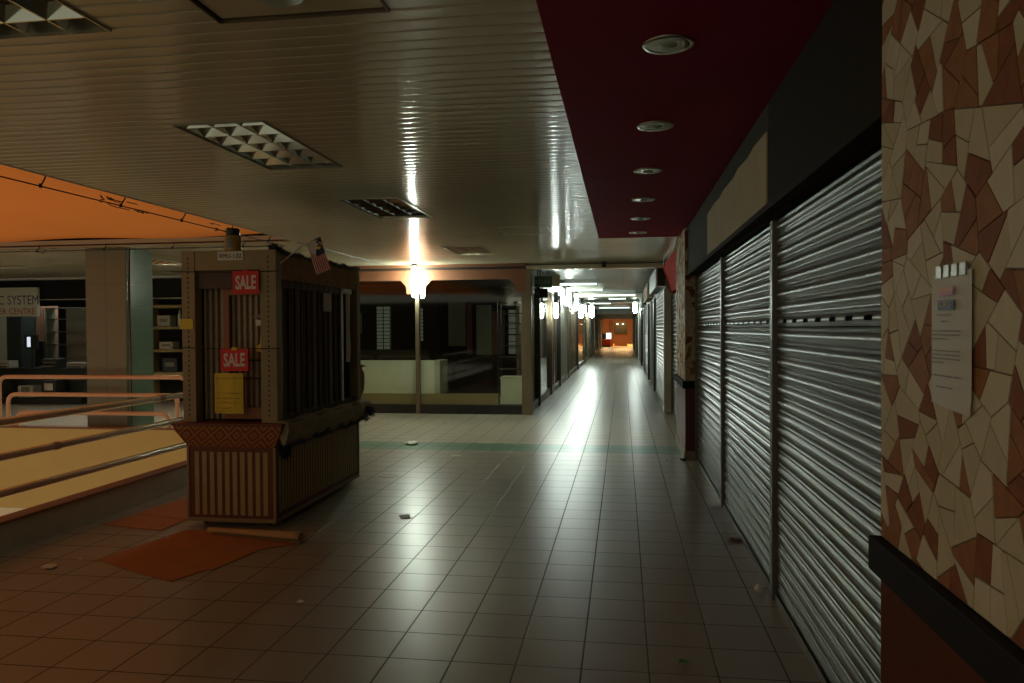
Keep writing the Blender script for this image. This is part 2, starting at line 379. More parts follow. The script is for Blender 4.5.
def spans(x0, x1, ya, yb):
    cut = sorted([(h[0], h[1]) for h in HOLES if h[2] < yb-1e-3 and h[3] > ya+1e-3 and h[0] < x1 and h[1] > x0]); x = x0; out = []
    for a, b in cut: out.append((x, a)); x = b
    out.append((x, x1)); return out
k = -12
while k*0.1 < 15.0-1e-6:
    ya, yb = k*0.1, k*0.1+0.1
    xr = (VX, -0.30) if yb <= VY1+1e-6 and ya >= VY0-1e-6 else ((-16, -0.30) if yb <= 9.9 else (-16, 0.80 if yb <= 13.4 else -1.75))
    if ya < VY0: xr = (VX, -0.30)
    for a, b in spans(xr[0], xr[1], ya, yb):
        # planks come in lengths of about 3 m; each one hangs a little differently
        x = a
        if b-a > 0.02:
            jo = [a] + [q for q in (-13.1+2.9*i+(0.7 if k % 2 else 0) for i in range(6)) if a+.3 < q < b-.3] + [b]
            for p, q in zip(jo[:-1], jo[1:]): strip(p, q, ya, yb, rnd.uniform(-.0006, .0006))
    k += 1
struct(cm.build('ceiling', M['ceil'], smooth=35), 'cream metal strip ceiling with narrow joints')
cb = MB()
def holey(x0, x1, y0, y1, z0, z1):
    ys = sorted({y0, y1, *[h[2] for h in HOLES if y0 < h[2] < y1 and h[0] < x1 and h[1] > x0], *[h[3] for h in HOLES if y0 < h[3] < y1 and h[0] < x1 and h[1] > x0]})
    for a, b in zip(ys[:-1], ys[1:]):
        for p, q in spans(x0, x1, a, b): cb.box(p, a, z0, q, b, z1)
holey(VX, -0.30, -1.5, VY1, CZ+.012, CZ+.03); holey(-16, 0.8, VY1, 15.0, CZ+.012, CZ+.03)
cb.box(-16, VY1, CZ+.2, 1.5, 15, CZ+.3); cb.box(VX, -1.5, CZ+.2, 1.5, VY1, CZ+.3)
struct(cb.build('ceiling', M['ceil_gap']), 'dark backing above the ceiling strips')
so = MB(); so.box(-0.30, -1.5, CZ-.004, 0.76, 9.9, CZ+.03)
soff = struct(so.build('ceiling', M['soffit']), 'maroon painted ceiling panel along the shutters')
# slab edges of the light well
se = MB(); se.box(VX-.02, VY0, CZ-.005, VX, VY1+.02, CZ+.10); se.box(-16, VY1, CZ-.005, VX, VY1+.02, CZ+.09)
struct(se.build('trim_1', M['slab']), 'pale edge strip around the ceiling opening')
cj = MB(); cj.box(-4.262, VY1+.02, CZ-.008, -4.238, 13.4, CZ+.002)
struct(cj.build('trim_2', M['wire']), 'thin dark joint running on from the corner of the opening')
# light well: curb and inner faces
cu = MB(); cu.box(VX-.12, VY0-.1, 0, VX, VY1+.12, .20); cu.box(-16, VY1, 0, VX-.12, VY1+.12, .19)
struct(cu.build('trim_3', M['curb']), 'low painted curb around the light well')
cc = MB(); cc.bbox(VX-.135, VY0-.1, .20, VX+.012, VY1-.013, .222, .004); cc.bbox(-16, VY1-.012, .19, VX-.12, VY1+.13, .212, .004)
struct(cc.build('trim_4', M['capbrown']), 'brown cap on the curb')
iw = MB(); iw.box(-16, VY1+.002, -.93, VX-.121, VY1+.10, -0.001); iw.box(-16, VY1-.006, -.93, VX-.121, VY1+.002, .188); iw.box(VX-.10, VY0, -1.35, VX-.001, VY1, -.121); iw.box(-16.1, VY0, -1.35, -16, VY1, .19)
struct(iw.build('wall_lightwell', M['yellow']), 'yellow inner face of the light well')
lw = MB(); lw.box(-18, VY1, -4, -3, VY1+.1, -.935)
struct(lw.build('wall_below', M['white']), 'white wall of the storey below')
# awning over the well
aw = MB(); NX, NY = 30, 24; vs = []
for j in range(NY+1):
    for i in range(NX+1):
        x = -15.9 + (VX-.03+15.9)*i/NX; y = -2+ (VY1+2)*j/NY
        z = 2.80 + .10*(1-j/NY) + .16*math.sin(PI*i/NX)*math.sin(PI*min(1, j/NY+.0)) + .018*math.sin((x*1.0-y*1.25)*2.2)
        vs.append((x, y, z))
aw.add(vs, [(j*(NX+1)+i, j*(NX+1)+i+1, (j+1)*(NX+1)+i+1, (j+1)*(NX+1)+i) for j in range(NY) for i in range(NX)])
tag(aw.build('awning', M['awning'], smooth=60), 'large orange cloth awning glowing over the light well', 'awning')

# right side: fascia above shutters, piers, dark shops behind
fs = MB(); fs.box(.75, 2.0, 2.17, 1.1, 4.10, CZ-.005); fs.box(.75, -1.5, 2.17, 1.1, 2.0, CZ-.005)
struct(fs.build('wall_right', M['fascia']), 'dark brown fascia above the near shutter')
f2 = MB(); f2.box(.75, 4.10, 2.17, 1.1, 9.0, CZ-.005)
struct(f2.build('wall_right', M['fascia_gray']), 'grey fascia above the farther shutters')
fl_ = MB(); fl_.bbox(.735, -1.0, 2.135, .80, 9.0, 2.17, .004)
struct(fl_.build('trim_5', M['fascia']), 'dark lip along the bottom of the fascia')
bb = MB(); poly = [(4.12, 2.172), (6.90, 2.172), (6.90, 2.53), (6.3, 2.545), (6.1, 2.53), (5.8, 2.55), (5.3, 2.54), (5.1, 2.56), (4.7, 2.545), (4.5, 2.56), (4.12, 2.55)]
bb.prism(poly, 'x', .742, .75)
tag(bb.build('blank_signboard', M['beige']), 'blank old beige board with ragged top above the middle shutter', 'signboard')
walls('wall_right', 'dark shop interior behind the shutters', 'void', (1.30, -1.5, 0, 1.36, 14, 2.7), (.89, -1.5, 2.14, 1.30, 10.4, 2.17))

walls('wall_rear_blocker', 'unseen dark wall added behind the camera to darken reflections in the glass', 'fascia', (-12, -5.2, 0, 2.5, -5.0, 2.7))  # added out of view so the shop glass mirrors something dark
# ---- crazy-cut stone facing
def crazy(mb, W, H, place, rnd, su=.26, sv=.22, gap=.0026, t=.004):
    """irregular broken stones: cells around scattered seeds, clipped to the face"""
    nu, nv = int(W/su)+4, int(H/sv)+4
    pts = {(i, j): ((i-1.5+rnd.uniform(-.62, .62)*.8+(.5 if j % 2 else 0))*su, (j-1.5+rnd.uniform(-.62, .62)*.8)*sv) for i in range(nu) for j in range(nv)}
    for (i, j), (px, py) in pts.items():
        poly = [(0, 0), (W, 0), (W, H), (0, H)]
        for di in range(-3, 4):
            for dj in range(-3, 4):
                q = pts.get((i+di, j+dj))
                if q is None or (di == 0 and dj == 0) or not poly: continue
                nx, ny = q[0]-px, q[1]-py; mx, my = (q[0]+px)/2, (q[1]+py)/2; out = []
                for k_ in range(len(poly)):
                    a, b = poly[k_], poly[(k_+1) % len(poly)]; da = (a[0]-mx)*nx+(a[1]-my)*ny; db = (b[0]-mx)*nx+(b[1]-my)*ny
                    if da <= 0: out.append(a)
                    if da*db < 0: f = da/(da-db); out.append((a[0]+(b[0]-a[0])*f, a[1]+(b[1]-a[1])*f))
                poly = out
        if len(poly) < 3: continue
        A = abs(sum(poly[k_][0]*poly[(k_+1) % len(poly)][1]-poly[(k_+1) % len(poly)][0]*poly[k_][1] for k_ in range(len(poly))))/2
        todo = [poly]; done = []
        while todo:          # each large cell is broken again and again across its long side
            p = todo.pop(); A = parea(p)
            if A < .0095*rnd.uniform(.5, 1.0): done.append(p); continue
            for _ in range(8):
                cx = sum(q[0] for q in p)/len(p); cy_ = sum(q[1] for q in p)/len(p)
                sxx = sum((q[0]-cx)**2 for q in p); syy = sum((q[1]-cy_)**2 for q in p); sxy = sum((q[0]-cx)*(q[1]-cy_) for q in p)
                ang = .5*math.atan2(2*sxy, sxx-syy) + PI/2 + rnd.gauss(0, .42); w_ = math.sqrt(A)
                cx += rnd.uniform(-.13, .13)*w_; cy_ += rnd.uniform(-.13, .13)*w_; nx, ny = -math.sin(ang), math.cos(ang); a, b = [], []
                for k_ in range(len(p)):
                    q, r = p[k_], p[(k_+1) % len(p)]; dq = (q[0]-cx)*nx+(q[1]-cy_)*ny; dr = (r[0]-cx)*nx+(r[1]-cy_)*ny
                    (a if dq >= 0 else b).append(q)
                    if dq*dr < 0: f = dq/(dq-dr); m = (q[0]+(r[0]-q[0])*f, q[1]+(r[1]-q[1])*f); a.append(m); b.append(m)
                if len(a) > 2 and len(b) > 2 and min(parea(a), parea(b)) > A*.30: todo += [a, b]; break
            else: done.append(p)
        for p in done: stone(mb, p, place, rnd, gap, t)
    mb.mat(0)
def parea(p): return abs(sum(p[i][0]*p[(i+1) % len(p)][1]-p[(i+1) % len(p)][0]*p[i][1] for i in range(len(p))))/2
def stone(mb, p, place, rnd, gap, t):
        A = parea(p)
        if A < .00015: return
        cx = sum(q[0] for q in p)/len(p); cy_ = sum(q[1] for q in p)/len(p); n = len(p); s = 1-gap/math.sqrt(A/PI)*.8
        ip = [(cx+(q[0]-cx)*s, cy_+(q[1]-cy_)*s) for q in p]
        u = rnd.random(); mb.mat(0 if u < .32 else 1 if u < .60 else 2 if u < .82 else 3)
        hgt = t+rnd.uniform(0, .0012); vs = [place(*q, 0) for q in ip] + [place(*q, hgt) for q in ip]
        mb.add(vs, [tuple(range(n, 2*n))] + [(k_, (k_+1) % n, n+(k_+1) % n, n+k_) for k_ in range(n)])
STONES = [M['cream1'], M['cream2'], M['brown1'], M['brown2']]
# near pier
PX, PY = 0.700, 2.20
pier = thing('pillar', 'near wide pillar faced with cream and rust broken stone above a charcoal rail', 'pillar', (.9, 1.0, 0))
g = MB(); g.box(PX+.004, -1.4, .955, 1.05, PY-.004, CZ-.005); g.build('backing', M['grout'], pier)
st = MB(); rr = random.Random(11); crazy(st, 3.6, 1.735, lambda u, v, t: (PX+.004-t, PY-u, .958+v), rr)
crazy(st, .14, 1.735, lambda u, v, t: (PX+u, PY-.004+t, .958+v), rr)
st.build('stone_facing', STONES, pier)
t_ = MB(); t_.bbox(PX-.028, -1.4, .862, 1.05, PY+.02, .955, .005); t_.build('rail', M['trim'], pier)
b_ = MB(); b_.box(PX, -1.4, 0, 1.05, PY, .862); b_.build('lower_panel', M['rust_tile'], pier)
# far pier
FX = .716
pier2 = thing('pillar', 'farther slim pillar with pale stone face and maroon base between the shutters', 'pillar', (.9, 9.7, 0))
g = MB(); g.box(FX+.004, 9.004, .915, 1.1, 10.446, CZ-.005); g.build('backing', M['grout'], pier2)
st = MB(); rr = random.Random(5); crazy(st, 1.45, 1.775, lambda u, v, t: (FX+.004-t, 9.0+u, .917+v), rr); crazy(st, .2, 1.775, lambda u, v, t: (FX+u, 9.004-t, .917+v), rr)
st.build('stone_facing', STONES, pier2)
t_ = MB(); t_.bbox(FX-.03, 8.975, .83, 1.1, 10.47, .915, .005); t_.build('rail', M['trim'], pier2)
b_ = MB(); b_.box(FX, 9.0, .1, 1.1, 10.45, .83); b_.build('lower_panel', M['maroon_tile'], pier2)
b_ = MB(); b_.box(FX-.012, 8.99, 0, 1.1, 10.46, .1); b_.build('plinth', M['kick'], pier2)

# ---- rolling shutters
def curtain_mesh(y0, y1, x, ztop, slot=True):
    mb = MB(); z = .035; pitch_ = .075; prof = []
    def seg(z0):
        out = []
        for i in range(9): a = PI*i/8; out.append((x-.013*math.sin(a), z0+.052*i/8))
        for i in range(1, 5): a = PI*i/4; out.append((x-.005*math.sin(a), z0+.052+.004+.015*i/4))
        return out
    slots_z = 1.535
    runs = []; cur = []
    while z < ztop:
        if slot and abs(z-slots_z) < pitch_/2:
            runs.append(cur); zs = z; cur = []; z += pitch_; continue
        cur += seg(z); z += pitch_
    runs.append(cur)
    for pr in runs:
        n = len(pr); mb.add([(px, y0, pz) for px, pz in pr]+[(px, y1, pz) for px, pz in pr], [(i, i+1, n+i+1, n+i) for i in range(n-1)])
    if slot:      # one slat with a row of oblong holes through its bulge
        pr = seg(zs)+[(x, zs+pitch_)]
        for i in range(len(pr)-1):
            (xa, za), (xb, zb) = pr[i], pr[i+1]
            if i in (3, 4, 5):
                y = y0
                while y < y1: a = min(y+.135, y1); mb.quad((xa, y, za), (xa, a, za), (xb, a, zb), (xb, y, zb)); y += .23
            else: mb.quad((xa, y0, za), (xa, y1, za), (xb, y1, zb), (xb, y0, zb))
    mb.box(x-.014, y0, .012, x+.01, y1, .04)
    return mb
def shutter(y0, y1, x, label, ztop=2.16, guide=True, slot=True, gr='rolling shutters along the right wall'):
    t = thing('rolling_shutter', label, 'shutter', (x, (y0+y1)/2, 0), gr)
    curtain_mesh(y0+.03, y1-.03, x, ztop, slot).build('slat_curtain', M['steel'], t, smooth=40)
    for yy in (y0, y1-.035):
        g_ = MB(); g_.bbox(x-.035, yy, 0, x+.03, yy+.035, ztop+.0, .004); g_.build('guide_rail', M['steel_dark'], t)
    bb_ = MB(); bb_.bbox(x-.02, y0+.036, .0, x+.016, y1-.036, .04, .004); bb_.build('bottom_bar', M['steel_dark'], t)
    return t
shutter(1.9, 4.44, .86, 'nearest wide grey rolling shutter beside the broken stone pillar', ztop=2.13)
shutter(4.44, 6.66, .86, 'middle grey rolling shutter under the blank beige board', ztop=2.13)
shutter(6.66, 8.99, .86, 'grey rolling shutter touching the slim maroon based pillar', ztop=2.13)
shutter(10.47, 14.0, .90, 'shadowed rolling shutter just past the slim pillar, below the red signboard', ztop=2.13, slot=False)
for y0, y1, l in [(14.15, 18.6, 'bright lit rolling shutter beyond the red signboard'), (23.2, 27.5, 'second rolling shutter down the corridor, right side'), (32.0, 37.0, 'third rolling shutter down the corridor, right side'), (41.5, 46.5, 'farthest rolling shutter down the corridor, right side')]:
    shutter(y0, y1, .80, l, ztop=2.25, slot=False)
# corridor right wall beyond
walls('wall_right', 'pale upper wall along the corridor, right side', 'wall_gn', (.78, 14.0, 2.26, 1.1, 63, CZ+.12), (1.1, 10.47, 0, 1.2, 63, CZ+.12))
for i, (y0, y1) in enumerate([(13.98, 14.14), (18.62, 18.95), (20.9, 21.2), (22.9, 23.19), (27.5, 27.9), (31.6, 31.98), (37.0, 37.5), (41.0, 41.48), (46.5, 47.2), (51, 51.6), (56, 57)]):
    mb = MB(); mb.bbox(.74, y0, 0, 1.095, y1, 2.255, .01)
    tag(mb.build('corridor_pillar', M['beam'] if i % 2 == 0 else M['bronze_dk']), ['pale', 'dark'][i % 2]+' post on the right of the corridor, '+['at the red signboard', 'first after the bright shutter', 'second after the bright shutter', 'before the second far shutter', 'after the second far shutter', 'before the third far shutter', 'after the third far shutter', 'before the farthest shutter', 'after the farthest shutter', 'second from the lobby', 'nearest the lobby'][i], 'pillar', 'slim pillars along the right of the corridor')
for i, (y0, y1, mt) in enumerate([(18.95, 20.9, 'bronze_dk'), (21.2, 22.9, 'wall_gn'), (27.9, 31.6, 'bronze_dk'), (37.5, 41.0, 'wall_gn'), (47.2, 51, 'beam'), (51.6, 56, 'wall_gn'), (57, 63, 'beam')]):
    d = thing('closed_shop', ['dark closed', 'pale closed', 'dark wide', 'pale wide', 'white', 'green grey', 'white last'][i]+' shop front on the right side of the corridor', 'shop front', (.9, (y0+y1)/2, 0), 'closed shop fronts on the right')
    mb = MB(); mb.box(.84, y0, .12, .9, y1, 2.26); n = max(1, int((y1-y0)/1.1))
    mb.build('panel', M[mt], d)
    mb = MB(); mb.box(.80, y0, 0, .92, y1, .12); mb.box(.80, y0, 2.12, .92, y1, 2.2)
    for q in range(1, n): yy = y0+(y1-y0)*q/n; mb.box(.80, yy-.03, .12, .84, yy+.03, 2.12)
    mb.build('frame', M['bronze'], d)
# red fascia sign + lightbox signs on the right
rs = thing('signboard', 'plain red signboard above the shutter just past the slim pillar', 'signboard', (.85, 12.3, 2.17))
mb = MB(); mb.prism([(.716, 2.62), (1.05, 2.68), (1.05, 2.17), (.86, 2.17)], 'y', 10.48, 14.05); mb.build('red_panel', M['redsign'], rs)
mb = MB(); mb.box(.72, 10.48, 2.62, .80, 13.95, 2.695); mb.build('top_rail', M['alu'], rs)
for i, (y0, y1, x, l) in enumerate([(14.1, 17.6, .60, 'white edged lightbox sign, nearest on the right of the corridor'), (19.2, 22.8, .60, 'pinkish lightbox sign behind the nearest one'), (25.5, 29.0, .62, 'lightbox sign farthest down the right of the corridor')]):
    t = thing('lightbox_sign', l, 'sign', ((x+.78)/2, (y0+y1)/2, 2.3), 'lightbox signs on the right')
    mb = MB(); mb.bbox(x+.01, y0+.012, 2.30, .775, y1, 2.66, .006); mb.build('case', M['pc_dark'] if i != 1 else M['pinkish'], t)
    mb = MB(); mb.box(x, y0, 2.285, x+.03, y1+.01, 2.30); mb.box(x, y0, 2.285, x+.03, y0+.012, 2.67); mb.box(x+.03, y0, 2.285, .77, y0+.012, 2.30); mb.build('white_edge', M['white'], t)

# corridor ceiling, beams
cc_ = MB(); cc_.box(-1.75, 15.0, CZ+.06, .78, 50, CZ+.10); cc_.box(-1.75, 13.6, CZ+.06, .78, 15.0, CZ+.10); cc_.box(-1.78, 50, CZ+.3, .78, 63, CZ+.34)
struct(cc_.build('ceiling', M['tile_ceil']), 'pale panel ceiling of the corridor')
rb = thing('shutter_housing', 'cream metal housing of a fire shutter across the corridor mouth', 'shutter housing', (-.5, 13.5, 2.6))
mb = MB(); mb.bbox(-1.70, 13.40, 2.585, .70, 13.62, 2.70, .012); mb.build('case', M['ceil'], rb)
mb = MB(); mb.bbox(-1.70, 13.37, 2.66, .70, 13.40, 2.675, .003); mb.bbox(-.36, 13.36, 2.60, -.28, 13.40, 2.70, .004); mb.build('bracket', M['bronze_dk'], rb)
for i, (yy, z0, h) in enumerate([(26.2, 2.60, .15), (33, 2.66, .1), (43, 2.62, .14), (50, 2.48, .45)]):
    mb = MB(); mb.box(-1.75, yy, z0, .78, yy+.35, z0+h+.2)
    struct(mb.build('trim_%d' % (6+i), M['beam'] if i < 3 else M['steel_dark']), 'cross beam of the corridor ceiling')
mb = MB(); mb.box(-1.9, 62.5, 2.28, 1.1, 62.9, 3.1); struct(mb.build('wall_end', M['beam']), 'white lintel above the opening to the lobby')
# batten fittings on the corridor ceiling
for i, (yy, x0, x1) in enumerate([(19.3, -1.6, -.62), (22.2, -1.55, -.55), (26.0, -1.5, .45), (29.2, -.55, .15), (34.5, -1.5, -.5), (42, -1.3, .4)]):
    t = thing('batten_light', ['left hand', 'second', 'long', 'short', 'fifth', 'farthest'][i]+' fluorescent batten across the corridor ceiling', 'light', ((x0+x1)/2, yy, 2.6), 'battens on the corridor ceiling')
    mb = MB(); mb.bbox(x0, yy-.05, 2.68, x1, yy+.05, 2.76, .006); mb.build('body', M['beam'], t)
    mb = MB(); mb.tube([(x0+.03, yy, 2.655), (x1-.03, yy, 2.655)], .02, 8); mb.build('tube', M['batten'], t)

# vertical tubes
def vtube(x, y, z0, z1, label, rad=.045, mat='tube', group='upright tubes along the corridor'):
    t = thing('tube_light', label, 'light', (x, y, z0), group)
    mb = MB(); mb.lathe([(rad*.55, z0), (rad, z0+.05), (rad, z1-.05), (rad*.55, z1)], (x, y, 0), 14); mb.build('tube', M[mat], t, smooth=50)
    mb = MB(); mb.bbox(x-.045, y-.045, z1, x+.045, y+.045, CZ+.05 if y > 13.6 else CZ-.002, .006); mb.build('cap', M['bronze_dk'], t)
    return t
vtube(-3.672, 13.17, 2.11, 2.655, 'bright upright tube in front of the copper header of the glass shop', .05, 'tube_near', 'upright tubes of the shops')
for x, y, z0, z1, l, r_ in [(-1.52, 17.5, 1.78, 2.12, 'low upright tube nearest on the left of the corridor', .05), (-1.5, 21.4, 2.20, 2.68, 'second upright tube on the left of the corridor', .055),
    (-1.5, 25.1, 2.14, 2.66, 'third upright tube on the left of the corridor', .06), (-1.5, 28.7, 2.10, 2.42, 'small fourth upright tube on the left of the corridor', .055),
    (-1.45, 36, 2.05, 2.62, 'wide bright upright tube far on the left of the corridor', .12), (.58, 36, 2.25, 2.74, 'single upright tube on the right of the corridor', .085)]:
    vtube(x, y, z0, z1, l, r_)
lb = thing('lightbox_sign', 'glowing white lightbox on the left of the corridor behind the exit sign', 'sign', (-1.6, 17.8, 2.35))
mb = MB(); mb.bbox(-1.66, 16.0, 2.40, -1.48, 19.6, 2.56, .006); mb.build('case', M['beam'], lb)
mb = MB(); mb.box(-1.475, 16.02, 2.385, -1.47, 19.58, 2.55); mb.box(-1.66, 16.02, 2.380, -1.475, 19.58, 2.398); mb.build('face', M['lightbox'], lb)

# lobby at the far end
walls('wall_lobby', 'warm orange walls of the far lobby', 'warmwood', (-5, 77.8, 0, 4.5, 78, 3.3), (-5, 62.9, 0, -4.9, 77.8, 3.3), (4.4, 62.9, 0, 4.5, 77.8, 3.3), (1.1, 63.02, 0, 4.4, 63.2, 3.3), (-4.9, 63.02, 0, -1.95, 63.2, 3.3))
cl = MB(); cl.box(-5, 62.5, 3.3, 4.5, 78, 3.4); struct(cl.build('ceiling', M['beam']), 'lobby ceiling')
mb = MB(); mb.lathe([(.28, 0), (.28, .06), (.2, .08)], (-.5, 64.5, 3.2), 16); tag(mb.build('lobby_lamp', M['lobbylamp']), 'round warm ceiling lamp over the far lobby', 'light')
t = thing('sofa', 'red orange low counter seat at the left of the far lobby', 'sofa', (-1.4, 64, 0))
mb = MB(); mb.bbox(-1.85, 63.6, .12, -.95, 64.6, .62, .05); mb.build('seat', M['orange_sofa'], t)
mb = MB(); mb.bbox(-1.8, 63.65, 0, -1.0, 64.5, .12, .01); mb.build('base', M['black'], t)
mb = MB(); mb.bbox(-1.85, 64.5, .62, -1.4, 64.6, 1.1, .01); mb.build('dark_back', M['black'], t)
t = thing('display_board', 'white upright board made to glow, standing on the red counter seat', 'board', (-1.15, 64.45, .62)); mb = MB(); mb.bbox(-1.36, 64.3, .63, -.95, 64.36, 1.15, .008); mb.build('panel', M['lightbox'], t); mb = MB(); mb.box(-1.37, 64.28, .622, -.94, 64.30, .66); mb.build('lower_edge', M['alu'], t)  # plain white board given a glow to look brightly lit
t = thing('lobby_kiosk', 'dark framed panel with spot lamps in the middle of the lobby', 'kiosk', (-.2, 67, 0))
mb = MB(); mb.bbox(-.72, 67, 0.05, .38, 67.3, 1.05, .01); mb.build('counter', M['warmwood'], t)
mb = MB(); mb.bbox(-.78, 66.98, 0, .42, 67.35, .05, .01); mb.bbox(-.75, 66.95, 1.05, .4, 67.35, 1.12, .01); mb.bbox(-.75, 67.1, 1.12, -.68, 67.2, 2.2, .01); mb.bbox(.33, 67.1, 1.12, .4, 67.2, 2.2, .01); mb.build('frame', M['bronze_dk'], t)
mb = MB(); mb.box(-.68, 67.14, 1.12, .33, 67.18, 2.1); mb.build('dark_panel', M['fascia_gray'], t)
for sx_ in (-.45, .05): mb = MB(); mb.lathe([(.03, 0), (.06, .06), (.055, .08)], (sx_, 66.98, 1.86), 10); mb.build('spot_lamp', M['lobbylamp'], t)
mb = MB(); mb.bbox(-1.2, 66, 0, -.8, 66.4, 3.3, .02); tag(mb.build('lobby_pillar', M['warmwood']), 'orange brown pillar behind the white board in the lobby', 'pillar')

# ================================================================ GLASS SHOP facing the camera
GY = 13.42
sf = thing('glass_shop_front', 'glazed shop front with copper header facing the open floor', 'shop front', (-4.7, GY, 0))
mb = MB(); mb.box(-7.85, GY, 0, -1.70, GY+.12, .165); mb.build('plinth', M['black'], sf)
mb = MB()
mb.prism([(-7.85, 2.42), (-3.985, 2.42), (-3.88, 2.30), (-3.88, 2.18), (-3.74, 2.18), (-3.74, 2.60), (-7.85, 2.60)], 'y', GY-.05, GY-.02)
mb.prism([(-3.66, 2.18), (-3.52, 2.18), (-3.52, 2.31), (-3.41, 2.42), (-2.01, 2.42), (-1.90, 2.33), (-1.90, 2.20), (-1.70, 2.20), (-1.70, 2.60), (-3.66, 2.60)], 'y', GY-.05, GY-.02)
mb.box(-7.85, GY-.09, 2.648, -1.70, GY+.02, CZ-.002); mb.build('copper_header', M['copper'], sf)
mb = MB(); mb.box(-7.85, GY-.04, 2.575, -1.70, GY+.02, 2.648); mb.box(-7.85, GY-.02, 2.42, -1.70, GY+.0, 2.575); mb.build('dark_band', M['brown_band'], sf)
for x in (-7.85, -5.85, -3.725, -1.78):
    mb = MB(); mb.bbox(x, GY-.03, 0, x+.07, GY+.08, 2.6, .006); mb.build('mullion', M['bronze'], sf)
mb = MB(); mb.bbox(-1.71, GY-.05, 0, -1.60, GY+.10, CZ-.12, .008); mb.build('corner_post', M['bronze'], sf)
for a, b in ((-7.78, -5.85), (-5.78, -3.725), (-3.655, -1.78)):
    mb = MB(); mb.box(a, GY+.02, .165, b, GY+.028, 2.60); mb.build('pane', M['glass'], sf)
# low furniture behind the glass
t = thing('low_partition', 'white low partition behind the left glass panes', 'partition', (-5.4, 13.62, .0))
mb = MB(); mb.bbox(-7.7, 13.58, .352, -3.42, 13.62, .965, .004); mb.build('front_board', M['white'], t)
mb = MB(); mb.bbox(-3.42, 13.58, .352, -3.32, 14.2, .965, .004); mb.build('side_board', M['white_side'], t)  # duller white: the shade on the side return is in its colour
mb = MB(); mb.bbox(-7.7, 13.56, 0, -2.24, 13.72, .35, .004); tag(mb.build('display_bench', M['ply']), 'long pale wood bench at floor level behind the glass', 'bench')
mb = MB(); mb.bbox(-7.7, 14.6, .0, -3.75, 14.75, 1.13, .004); tag(mb.build('counter_board', M['fascia']), 'dull brown board above the white partition', 'board')
t = thing('white_cabinet', 'small white cabinet at the right corner of the glass shop', 'cabinet', (-1.95, 13.8, 0))
mb = MB(); mb.bbox(-2.19, 13.57, .17, -1.76, 14.05, .64, .005); mb.build('body', M['white'], t)
mb = MB(); mb.bbox(-2.205, 13.56, .64, -1.75, 14.06, .66, .004); mb.build('top', M['paper'], t)
mb = MB(); mb.box(-2.17, 13.59, 0, -1.77, 14.03, .17); mb.build('base', M['black'], t)
# rack
t = thing('wire_rack', 'black metal shelf rack behind the small white cabinet', 'rack', (-2.1, 14.5, 0))
mb = MB()
for x in (-2.35, -1.85):
    for y in (14.3, 14.7): mb.tube([(x, y, 0), (x, y, 2.05)], .014, 6)
mb.build('frame', M['pc_dark'], t)
for z in (.75, .98, 1.20, 1.42, 1.62, 1.82, 2.0):
    mb = MB(); mb.bbox(-2.36, 14.28, z, -1.84, 14.72, z+.018, .003); mb.build('shelf', M['pc_dark'], t)
# shop interior walls
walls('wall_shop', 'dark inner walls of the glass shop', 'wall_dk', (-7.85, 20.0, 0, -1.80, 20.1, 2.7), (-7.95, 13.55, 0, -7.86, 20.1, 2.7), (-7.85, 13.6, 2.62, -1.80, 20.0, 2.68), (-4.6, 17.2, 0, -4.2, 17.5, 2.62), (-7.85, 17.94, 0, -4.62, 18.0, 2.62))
# grille windows in the back
def grille(name, x0, x1, z0, z1, y, back, label, nx=3, nz=10):
    t = thing(name, label, 'window', ((x0+x1)/2, y, z0), 'grille windows at the back of the glass shop')
    mb = MB(); mb.box(x0, y, z0, x1, y+.03, z1); mb.build('pane', M[back], t)
    mb = MB()
    for i in range(nz+1): z = z0+(z1-z0)*i/nz; mb.box(x0, y-.03, z-.008, x1, y-.01, z+.008)
    for i in range(nx+1): x = x0+(x1-x0)*i/nx; mb.box(x-.008, y-.035, z0, x+.008, y-.012, z1)
    mb.build('grille', M['black'], t)
grille('grille_window', -5.95, -5.60, 1.05, 2.10, 17.9, 'panelback', 'narrow barred window behind the left pane', 2, 12)
grille('grille_window', -6.7, -6.35, 1.45, 1.95, 17.9, 'panelback', 'short barred window beside the kiosk edge', 2, 6)
grille('grille_window', -4.9, -4.66, 1.25, 2.05, 17.9, 'panelback', 'slim barred window right of the mullion', 1, 9)
grille('grille_window', -2.62, -1.9, .95, 1.98, 17.4, 'panelback', 'wide barred window behind the shelf rack', 4, 7)
for x0, x1, z0, z1, mt, l in [(-3.95, -3.55, 1.15, 2.15, 'wall_gn', 'pale inner panel left of the orange doorway'), (-3.52, -3.40, .95, 2.1, 'copper', 'slim copper inner post'), (-3.30, -2.95, .95, 2.08, 'wall_gn', 'green grey inner panel in the middle of the shop'), (-2.93, -2.65, .95, 1.95, 'copper', 'orange inner panel beside the barred window')]:
    mb = MB(); mb.bbox(x0, 17.0, z0, x1, 17.06, z1, .005); tag(mb.build('partition', M[mt]), l, 'panel', 'inner panels of the glass shop')
mb = MB(); mb.box(-3.98, 16.96, 0, -1.82, 16.99, .95); struct(mb.build('wall_shop', M['wall_dk']), 'dark low wall inside the glass shop')

